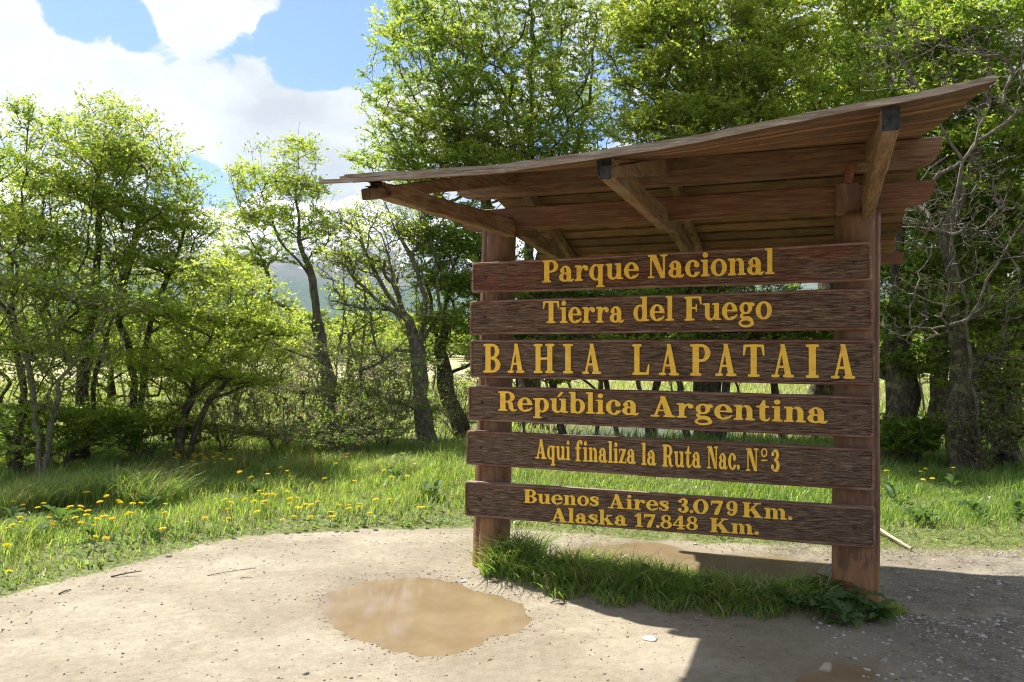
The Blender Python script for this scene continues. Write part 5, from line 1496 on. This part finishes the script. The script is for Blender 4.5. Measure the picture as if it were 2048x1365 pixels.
def glyph(ch):
    """outline loops and triangles of one character; width normalised to its ink"""
    if ch in _gc: return _gc[ch]
    X = np.arange(-.16, 1.24, GH) + .0013; Y = np.arange(-.42, 1.20, GH) + .0017
    gx_, gy_ = np.meshgrid(X, Y); g = Gf(gx_, gy_); GL[ch](g); D = g.d
    segs = {}; pts = []; key = {}
    def pt(i0, j0, i1, j1):
        k = (i0, j0, i1, j1)
        if k in key: return key[k]
        a, b = D[j0, i0], D[j1, i1]; t = a / (a - b); pts.append((X[i0] + (X[i1] - X[i0]) * t, Y[j0] + (Y[j1] - Y[j0]) * t)); key[k] = len(pts) - 1; return key[k]
    ins = D < 0
    mixd = (ins[:-1, :-1].astype(int) + ins[1:, :-1] + ins[:-1, 1:] + ins[1:, 1:])
    for j, i in zip(*np.where((mixd > 0) & (mixd < 4))):
        c = [ins[j, i], ins[j, i + 1], ins[j + 1, i + 1], ins[j + 1, i]]
        e = [lambda: pt(i, j, i + 1, j), lambda: pt(i + 1, j, i + 1, j + 1), lambda: pt(i, j + 1, i + 1, j + 1), lambda: pt(i, j, i, j + 1)]
        cr = [k for k in range(4) if c[k] != c[(k + 1) % 4]]
        # orient: inside on the left
        if len(cr) == 2:
            a, b = cr
            if c[(a + 1) % 4]: a, b = b, a
            segs.setdefault(e[a](), []).append(e[b]())
        else:
            for k in cr:
                if c[k]: segs.setdefault(e[k](), []).append(e[(k - 1) % 4]())
    loops = []; used = set()
    for s in list(segs):
        while segs.get(s):
            loop = [s]; n = segs[s].pop()
            while n != s and segs.get(n): loop.append(n); n = segs[n].pop()
            if len(loop) > 5: loops.append(loop)
    out = []
    for lp in loops:
        P = np.array([pts[i] for i in lp]); P = .25 * np.roll(P, 1, 0) + .5 * P + .25 * np.roll(P, -1, 0)
        keep = [0]
        for i in range(1, len(P)):
            a, b, c = P[keep[-1]], P[i], P[(i + 1) % len(P)]
            area = abs((b[0] - a[0]) * (c[1] - a[1]) - (b[1] - a[1]) * (c[0] - a[0]))
            if area > 6e-5 or np.hypot(*(b - a)) > .12: keep.append(i)
        out.append(P[keep])
    allp = np.concatenate(out); x0, x1 = allp[:, 0].min(), allp[:, 0].max()
    V2 = [Vector((float(p[0]), float(p[1]))) for p in allp]; ed = []; o = 0
    for P in out: ed += [(o + k, o + (k + 1) % len(P)) for k in range(len(P))]; o += len(P)
    r = geometry.delaunay_2d_cdt(V2, ed, [], 0, 1e-7)
    tv = np.array([(v.x, v.y) for v in r[0]]); tf = [f for f in r[2]]
    cen = np.array([tv[list(f)].mean(0) for f in tf]); gg = Gf(cen[:, 0], cen[:, 1]); GL[ch](gg)
    tf = [f for f, d in zip(tf, gg.d) if d < 0]
    _gc[ch] = (out, tv, tf, x0, x1); return _gc[ch]


GAP = {'.': .05}
def word_layout(txt):
    x = 0; res = []
    for i, ch in enumerate(txt):
        _, _, _, a, b = glyph(ch); res.append((ch, x - a, a, b)); x += (b - a) + (.045 if i < len(txt) - 1 else 0)
    return res, x


def make_letter(ch, ox, oz, sx, sz, slope, parent):
    loops, tv, tf, a, b = glyph(ch); y0, y1 = -.0042, .006
    V = [((p[0]) * sx, y0, p[1] * sz + slope * p[0] * sx) for p in tv]; F = [tuple(f) for f in tf]
    # front faces look towards -y
    f2 = []
    for f in F:
        p = [V[i] for i in f]; s = (p[1][0] - p[0][0]) * (p[2][2] - p[0][2]) - (p[1][2] - p[0][2]) * (p[2][0] - p[0][0])
        f2.append(f if s > 0 else tuple(reversed(f)))
    F = f2
    for P in loops:
        o = len(V); n = len(P)
        for p in P: V.append((p[0] * sx, y0, p[1] * sz + slope * p[0] * sx))
        for p in P: V.append((p[0] * sx, y1, p[1] * sz + slope * p[0] * sx))
        F += [(o + k, o + (k + 1) % n, o + n + (k + 1) % n, o + n + k) for k in range(n)]
    me = bpy.data.meshes.new('letter'); me.from_pydata(V, [], F); me.materials.append(M['letter']); me.update()
    return add_obj('letter', me, parent, (ox, 0, oz))


BT = .045
RED = [.95, .3, .06, .12, .0, .0]
ordn = ['topmost', 'second', 'third', 'fourth', 'fifth', 'lowest']
says = ['Parque Nacional', 'Tierra del Fuego', 'BAHIA LAPATAIA', 'República Argentina', 'Aqui finaliza la Ruta Nac. Nº3', 'the distances to Buenos Aires and Alaska']
board_objs = []
for bi, Q in enumerate(BOARDS):
    TL, TR, BRr, BL = [np.array(p) for p in Q]
    rr = np.random.default_rng(50 + bi); n = 60
    # outline with a slightly uneven edge and rounded corners, walked clockwise from the front
    def edge(a, b, m, amp):
        return [a + (b - a) * t + np.array([0, 1]) * amp * (vnoise(t * 14, bi * 3.3 + a[1], 5) - .5) * 2 for t in np.linspace(0, 1, m)]
    rc = .016
    ex = np.array([1, 0]); ez = np.array([0, 1])
    out = []
    out += edge(TL + ex * rc, TR - ex * rc, n, .0016); out += [TR + (-.3 * ex - .3 * ez) * rc]
    out += edge(TR - ez * rc, BRr + ez * rc, 6, .0); out += [BRr + (-.3 * ex + .3 * ez) * rc]
    out += edge(BRr - ex * rc, BL + ex * rc, n, .0022); out += [BL + (.3 * ex + .3 * ez) * rc]
    out += edge(BL + ez * rc, TL - ez * rc, 6, .0); out += [TL + (.3 * ex - .3 * ez) * rc]
    out = np.array(out); cen = out.mean(0)
    bw = .017
    # inner outline: moved inwards by the border width
    hx, hz = (out[:, 0].max() - out[:, 0].min()) / 2, (out[:, 1].max() - out[:, 1].min()) / 2
    mid = np.array([(TL[0] + TR[0]) / 2, 0])
    def zc(x): t = (x - TL[0]) / (TR[0] - TL[0]); return (TL[1] + (TR[1] - TL[1]) * t + BL[1] + (BRr[1] - BL[1]) * t) / 2
    def hz_(x): t = (x - TL[0]) / (TR[0] - TL[0]); return (TL[1] + (TR[1] - TL[1]) * t - BL[1] - (BRr[1] - BL[1]) * t) / 2
    inn = []
    for p in out:
        fx = (hx - bw) / hx; c_ = zc(p[0]); h_ = hz_(p[0]); x_ = mid[0] + (p[0] - mid[0]) * fx
        inn.append((x_, zc(x_) + (p[1] - c_) * (h_ - bw) / h_))
    inn = np.array(inn); m = len(out)
    # board: recessed face (grid) + sides + back
    mb = MB()
    gxn, gzn = 90, 6
    L_, R_ = inn[:, 0].min(), inn[:, 0].max()
    gv = []
    for j in range(gzn + 1):
        for i in range(gxn + 1):
            x_ = L_ + .001 + (R_ - L_ - .002) * i / gxn; h_ = hz_(x_) - bw - .001; gv.append((x_, .005, zc(x_) + h_ * (2 * j / gzn - 1)))
    mb.add(gv, [(j * (gxn + 1) + i, j * (gxn + 1) + i + 1, (j + 1) * (gxn + 1) + i + 1, (j + 1) * (gxn + 1) + i) for j in range(gzn) for i in range(gxn)], 0)
    o = [(p[0], .004, p[1]) for p in out]; o2 = [(p[0], BT, p[1]) for p in out]
    o = [(mid[0] + (p[0] - mid[0]) * .9994, .0045, zc(p[0]) + (p[1] - zc(p[0])) * .985) for p in out]
    o1 = [(p[0], .011, p[1]) for p in out]
    mb.add(o1 + o2, [(k, m + k, m + (k + 1) % m, (k + 1) % m) for k in range(m)] + [tuple(m + k for k in range(m))], 1)
    bo = mb.build('sign_board', [M['board'], M['board_side']], shelter)
    bo['label'] = '%s board, reading %s' % (ordn[bi], says[bi]); bo['redness'] = RED[bi]
    # raised border
    mb = MB()
    def ringv(pts, y): return [(p[0], y, p[1]) for p in pts]
    def lerp(a, b, t): return a * (1 - t) + b * t
    r0 = ringv(out, .0108); r1 = ringv(lerp(out, inn, .12), .0005); r2 = ringv(lerp(out, inn, .45), -.0035); r3 = ringv(lerp(out, inn, .85), -.0022); r4 = ringv(inn, .0052)
    fs = []
    for q in range(4): fs += [(q * m + k, q * m + (k + 1) % m, (q + 1) * m + (k + 1) % m, (q + 1) * m + k) for k in range(m)]
    mb.add(r0 + r1 + r2 + r3 + r4, fs); mb.build('border', [M['border']], bo, smooth=True)
    for (bx, bz) in BOLTS[bi]:
        mb = MB(); vs = [(0, -.006, 0)]
        for rr_, yy in ((.006, -.007), (.0115, -.003), (.013, .004)): vs += [(rr_ * math.cos(k * .5236), yy, rr_ * math.sin(k * .5236)) for k in range(12)]
        fs = [(0, 1 + k, 1 + (k + 1) % 12) for k in range(12)]
        for q in range(2): fs += [(1 + q * 12 + k, 13 + q * 12 + k, 13 + q * 12 + (k + 1) % 12, 1 + q * 12 + (k + 1) % 12) for k in range(12)]
        mb.add(vs, fs); mb.build('bolt', [M['bolt']], bo, smooth=False, loc=(bx, 0, bz))
    board_objs.append(bo)
for (bi, txt, x0, z0, x1, z1, cap) in WORDS:
    lay, W_ = word_layout(txt); sx = (x1 - x0) / W_; slope = (z1 - z0) / (x1 - x0)
    for ch, off, a, b in lay:
        lx = x0 + off * sx; lz = z0 + slope * (off + a) * sx
        make_letter(ch, lx, lz + (-.0 if ch != 'º' else 0), sx, cap if ch != 'º' else cap, slope, board_objs[bi])

# ---- timber frame
def beam(name, a, b, w, h, mat, label=None, mats2=None, taper=None, round_end=(0, 0), seg=14, rough=.0015, seed=0, parent=None):
    """rectangular timber from a to b (centres of its end faces); w across, h high; optional rounded lower ends"""
    a = np.array(a, float); b = np.array(b, float); d = b - a; L = np.linalg.norm(d); d /= L
    side = np.cross(d, (0, 0, 1)); side /= np.linalg.norm(side); up = np.cross(side, d)
    rr = np.random.default_rng(seed); mb = MB(); rings = []
    ts = [0]
    if round_end[0]: ts += [.25 * round_end[0] / L, .6 * round_end[0] / L, 1.0 * round_end[0] / L]
    ts += list(np.linspace(max(ts) + .02, 1 - (round_end[1] / L) - .02 if round_end[1] else .98, seg))
    if round_end[1]: ts += [1 - round_end[1] / L, 1 - .6 * round_end[1] / L, 1 - .25 * round_end[1] / L]
    ts += [1.0]
    ch = min(w, h) * .10
    for t in ts:
        hh = h if taper is None else taper[0] * (1 - t) + taper[1] * t
        lo = -hh / 2
        for e, tt in ((round_end[0], t * L), (round_end[1], (1 - t) * L)):
            if e and tt < e: lo = -hh / 2 + hh * .62 * (1 - math.sqrt(max(0, 1 - (1 - tt / e) ** 2)))
        c = a + d * L * t; hi = hh / 2; ww = w / 2
        prof = [(-ww + ch, lo), (ww - ch, lo), (ww, lo + ch), (ww, hi - ch), (ww - ch, hi), (-ww + ch, hi), (-ww, hi - ch), (-ww, lo + ch)]
        rings.append([tuple(c + side * (p[0] + rr.normal(0, rough)) + up * (p[1] + rr.normal(0, rough))) for p in prof])
    for r_ in rings: mb.v += r_
    for i in range(len(rings) - 1):
        for k in range(8): mb.f.append((i * 8 + k, i * 8 + (k + 1) % 8, (i + 1) * 8 + (k + 1) % 8, (i + 1) * 8 + k)); mb.m.append(0)
    mb.f.append(tuple(range(8))[::-1]); mb.m.append(1); o = (len(rings) - 1) * 8; mb.f.append(tuple(o + k for k in range(8))); mb.m.append(1)
    ob = mb.build(name, [M[mat], M[mats2 or mat]], parent or shelter)
    if label: ob['label'] = label
    return ob


beam('long_beam', (-.16, .115, 2.695), (2.96, .115, 2.705), .055, .175, 'beam', 'upper beam running under the ridge with rounded ends', round_end=(.16, .16), seed=1)
beam('long_beam', (-.13, .155, 2.46), (2.93, .155, 2.475), .055, .155, 'beam_red', 'lower beam crossing the post tops with rounded ends', round_end=(.12, .16), seed=2)
beam('purlin', (-.05, 1.72, 2.225), (2.92, 1.72, 2.245), .06, .085, 'beam_red', 'rear eaves purlin', seed=3)
# trusses: tie beam, front rafter, king strut, rear tie and rear rafter
TR_ = [(.30, .28, 1.80, 'left'), (1.43, 1.345, 1.88, 'middle'), (2.505, 2.56, 1.95, 'right')]
for k, (lf, lb, tf_, nm) in enumerate(TR_):
    beam('tie_beam', (lf, -tf_, (2.325, 2.327, 2.405)[k]), (lb + .0, .085 if nm != 'right' else .04, 2.39), .062, .10, 'tie', 'front tie beam of the %s truss%s' % (nm, ', its end rotted' if k == 0 else ', its end painted black'),
         'rot' if k == 0 else 'endgrain_dark', taper=(.085 if k else .07, .13), seed=20 + k, rough=.0018)
    beam('tie_beam', (lb + .02, .215, 2.40), (lb - .02, 1.66, 2.285), .06, .10, 'tie', 'rear tie beam of the %s truss' % nm, taper=(.12, .08), seed=30 + k)
    beam('king_strut', ((.125, .085, 2.44), (1.272, .058, 2.37))[k] if k != 2 else (2.45, .10, 2.555), ((.125, .085, 2.69), (1.272, .058, 2.78))[k] if k != 2 else (2.47, .10, 2.66), .075, .05, 'strut', seed=40 + k)

FE = [(-.1, .755), (.2, .75), (.55, .742), (.99, .737), (1.4157, .765), (1.72, .785), (2.027, .822), (2.309, .855), (2.608, .883), (2.815, .9165), (3.0, .94)]
def front_z(x): return 1.6 + np.interp(x, [p[0] for p in FE], [p[1] for p in FE]) - .03
RIDGE_Z, RIDGE_Y = 2.795, .12
def front_surf(x, s):
    """underside of the front slope: s 0 at the eaves, 1 at the ridge"""
    yf = -2.0; z0 = front_z(x); e = s * .92 + .08 * s * s
    return yf + (RIDGE_Y - yf) * s, z0 * (1 - e) + RIDGE_Z * e
def rear_surf(x, s):
    yr = 1.74 + .05 * x; z0 = 2.27 + .012 * x
    return yr + (RIDGE_Y - yr) * s, z0 * (1 - s) + RIDGE_Z * s


for k, (lf, lb, tf_, nm) in enumerate(TR_):
    y0, z0 = front_surf(lf, .04); beam('rafter', (lf + .012, y0, z0 - .058), (lb + .012, .06, 2.735), .05, .07, 'tie', 'front rafter of the %s truss' % nm, 'rot' if k == 0 else 'endgrain_dark', taper=(.05, .11), seed=60 + k)
    y0, z0 = rear_surf(lb, .02); beam('rafter', (lb + .05, y0 - .04, z0 - .05), (lb + .03, .16, 2.735), .055, .10, 'tie', 'rear rafter of the %s truss' % nm, taper=(.07, .10), seed=70 + k)
# splintered stub on the rotted left tip
rr = np.random.default_rng(6); mb = MB()
for q in range(26):
    a = np.array([.30 + rr.uniform(-.032, .032), -1.79 + rr.uniform(0, .06), 2.30 + rr.uniform(0, .05)]); L = rr.uniform(.03, .12)
    e = a + np.array([rr.uniform(-.012, .012), -L, rr.uniform(-.02, .02)]); s = rr.uniform(.006, .014)
    mb.add([a + (-s, 0, -s), a + (s, 0, -s), a + (s, 0, s), a + (-s, 0, s), e], [(0, 1, 4), (1, 2, 4), (2, 3, 4), (3, 0, 4)])
mb.build('splinters', [M['rot']], shelter)['label'] = 'splintered rotten tip of the left tie beam'


def plank(surf, s0, s1, x0, x1, name, seed, lift, label=None, thick=.022, front=False, flat_edge=False):
    rr = np.random.default_rng(seed); n = 30; V = []; F = []; MI_ = []
    warp = rr.uniform(-.006, .006); ph = rr.uniform(0, 6)
    for i in range(n + 1):
        t = i / n; x = x0 + (x1 - x0) * t
        j1 = rr.normal(0, .0016); j2 = rr.normal(0, .0016)
        ya, za = surf(x, s0); yb, zb = surf(x, s1)
        wv = .005 * math.sin(t * 7 + ph) + warp * (2 * t - 1)
        ya += wv * 1.2 + j1 * 2; za += lift + j1; zb += .001
        c1 = thick * (1 + rr.normal(0, .06))
        xo = rr.normal(0, .003) if 0 < i < n else 0
        V += [(x, ya, za), (x, yb, zb), (x, yb, zb + thick), (x, ya + .001, za + c1)]
        if i:
            b = (i - 1) * 4; c = i * 4
            F += [(b, b + 1, c + 1, c), (b + 1, b + 2, c + 2, c + 1), (b + 2, b + 3, c + 3, c + 2), (b + 3, b, c, c + 3)]; MI_ += [0, 0, 2, 1]
    F += [(0, 3, 2, 1), (n * 4, n * 4 + 1, n * 4 + 2, n * 4 + 3)]; MI_ += [1, 1]
    me = bpy.data.meshes.new('roof_plank'); me.from_pydata(V, [], F)
    for q in ('plank', 'plank_edge', 'plank_top'): me.materials.append(M[q])
    me.polygons.foreach_set('material_index', MI_); me.update()
    import bmesh as _b
    bm = _b.new(); bm.from_mesh(me); _b.ops.recalc_face_normals(bm, faces=bm.faces); bm.to_mesh(me); bm.free()
    o = add_obj(name, me, shelter)
    if label: o['label'] = label
    return o


rr = np.random.default_rng(12)
NF = 20
for k in range(NF):
    s0 = k / NF; s1 = min(1.0, (k + 1) / NF + .012)
    lx = [.12, .19][k] if k < 2 else (.10 if k < 12 else .05) + rr.uniform(-.02, .02); rx = 2.835 + rr.uniform(-.009, .009) + (.0 if k else 0)
    plank(front_surf, s0, s1, lx, rx, 'roof_plank', 200 + k, .0 if k == 0 else .021, thick=.02 if k == 0 else .018)
NR = 11
for k in range(NR):
    s0 = k / NR; s1 = min(1.0, (k + 1) / NR + .035)
    plank(rear_surf, s0, s1, .03 + rr.uniform(-.03, .03), 2.86 + rr.uniform(-.03, .03), 'roof_plank', 240 + k, .0 if k == 0 else .024)


# ------------------------------------------------------------------ air
def haze():
    k = bpy.data.materials.new('haze'); k.use_nodes = True; n = k.node_tree.nodes; n.clear()
    o = n.new('ShaderNodeOutputMaterial'); v = n.new('ShaderNodeVolumePrincipled'); v.inputs['Color'].default_value = (.62, .80, 1, 1)
    v.inputs['Density'].default_value = 1.0e-4; v.inputs['Anisotropy'].default_value = .3
    k.node_tree.links.new(v.outputs[0], o.inputs['Volume'])
    mb = MB(); mb.box((-9500, -9500, -12), (9500, 9500, 900)); h = mb.build('haze', [k]); tag(h, 'thin bluish air', None, kind='stuff')
haze()
print('tris approx', TRIS[0], 'objects', len(bpy.data.objects), 'dandelions', nf)
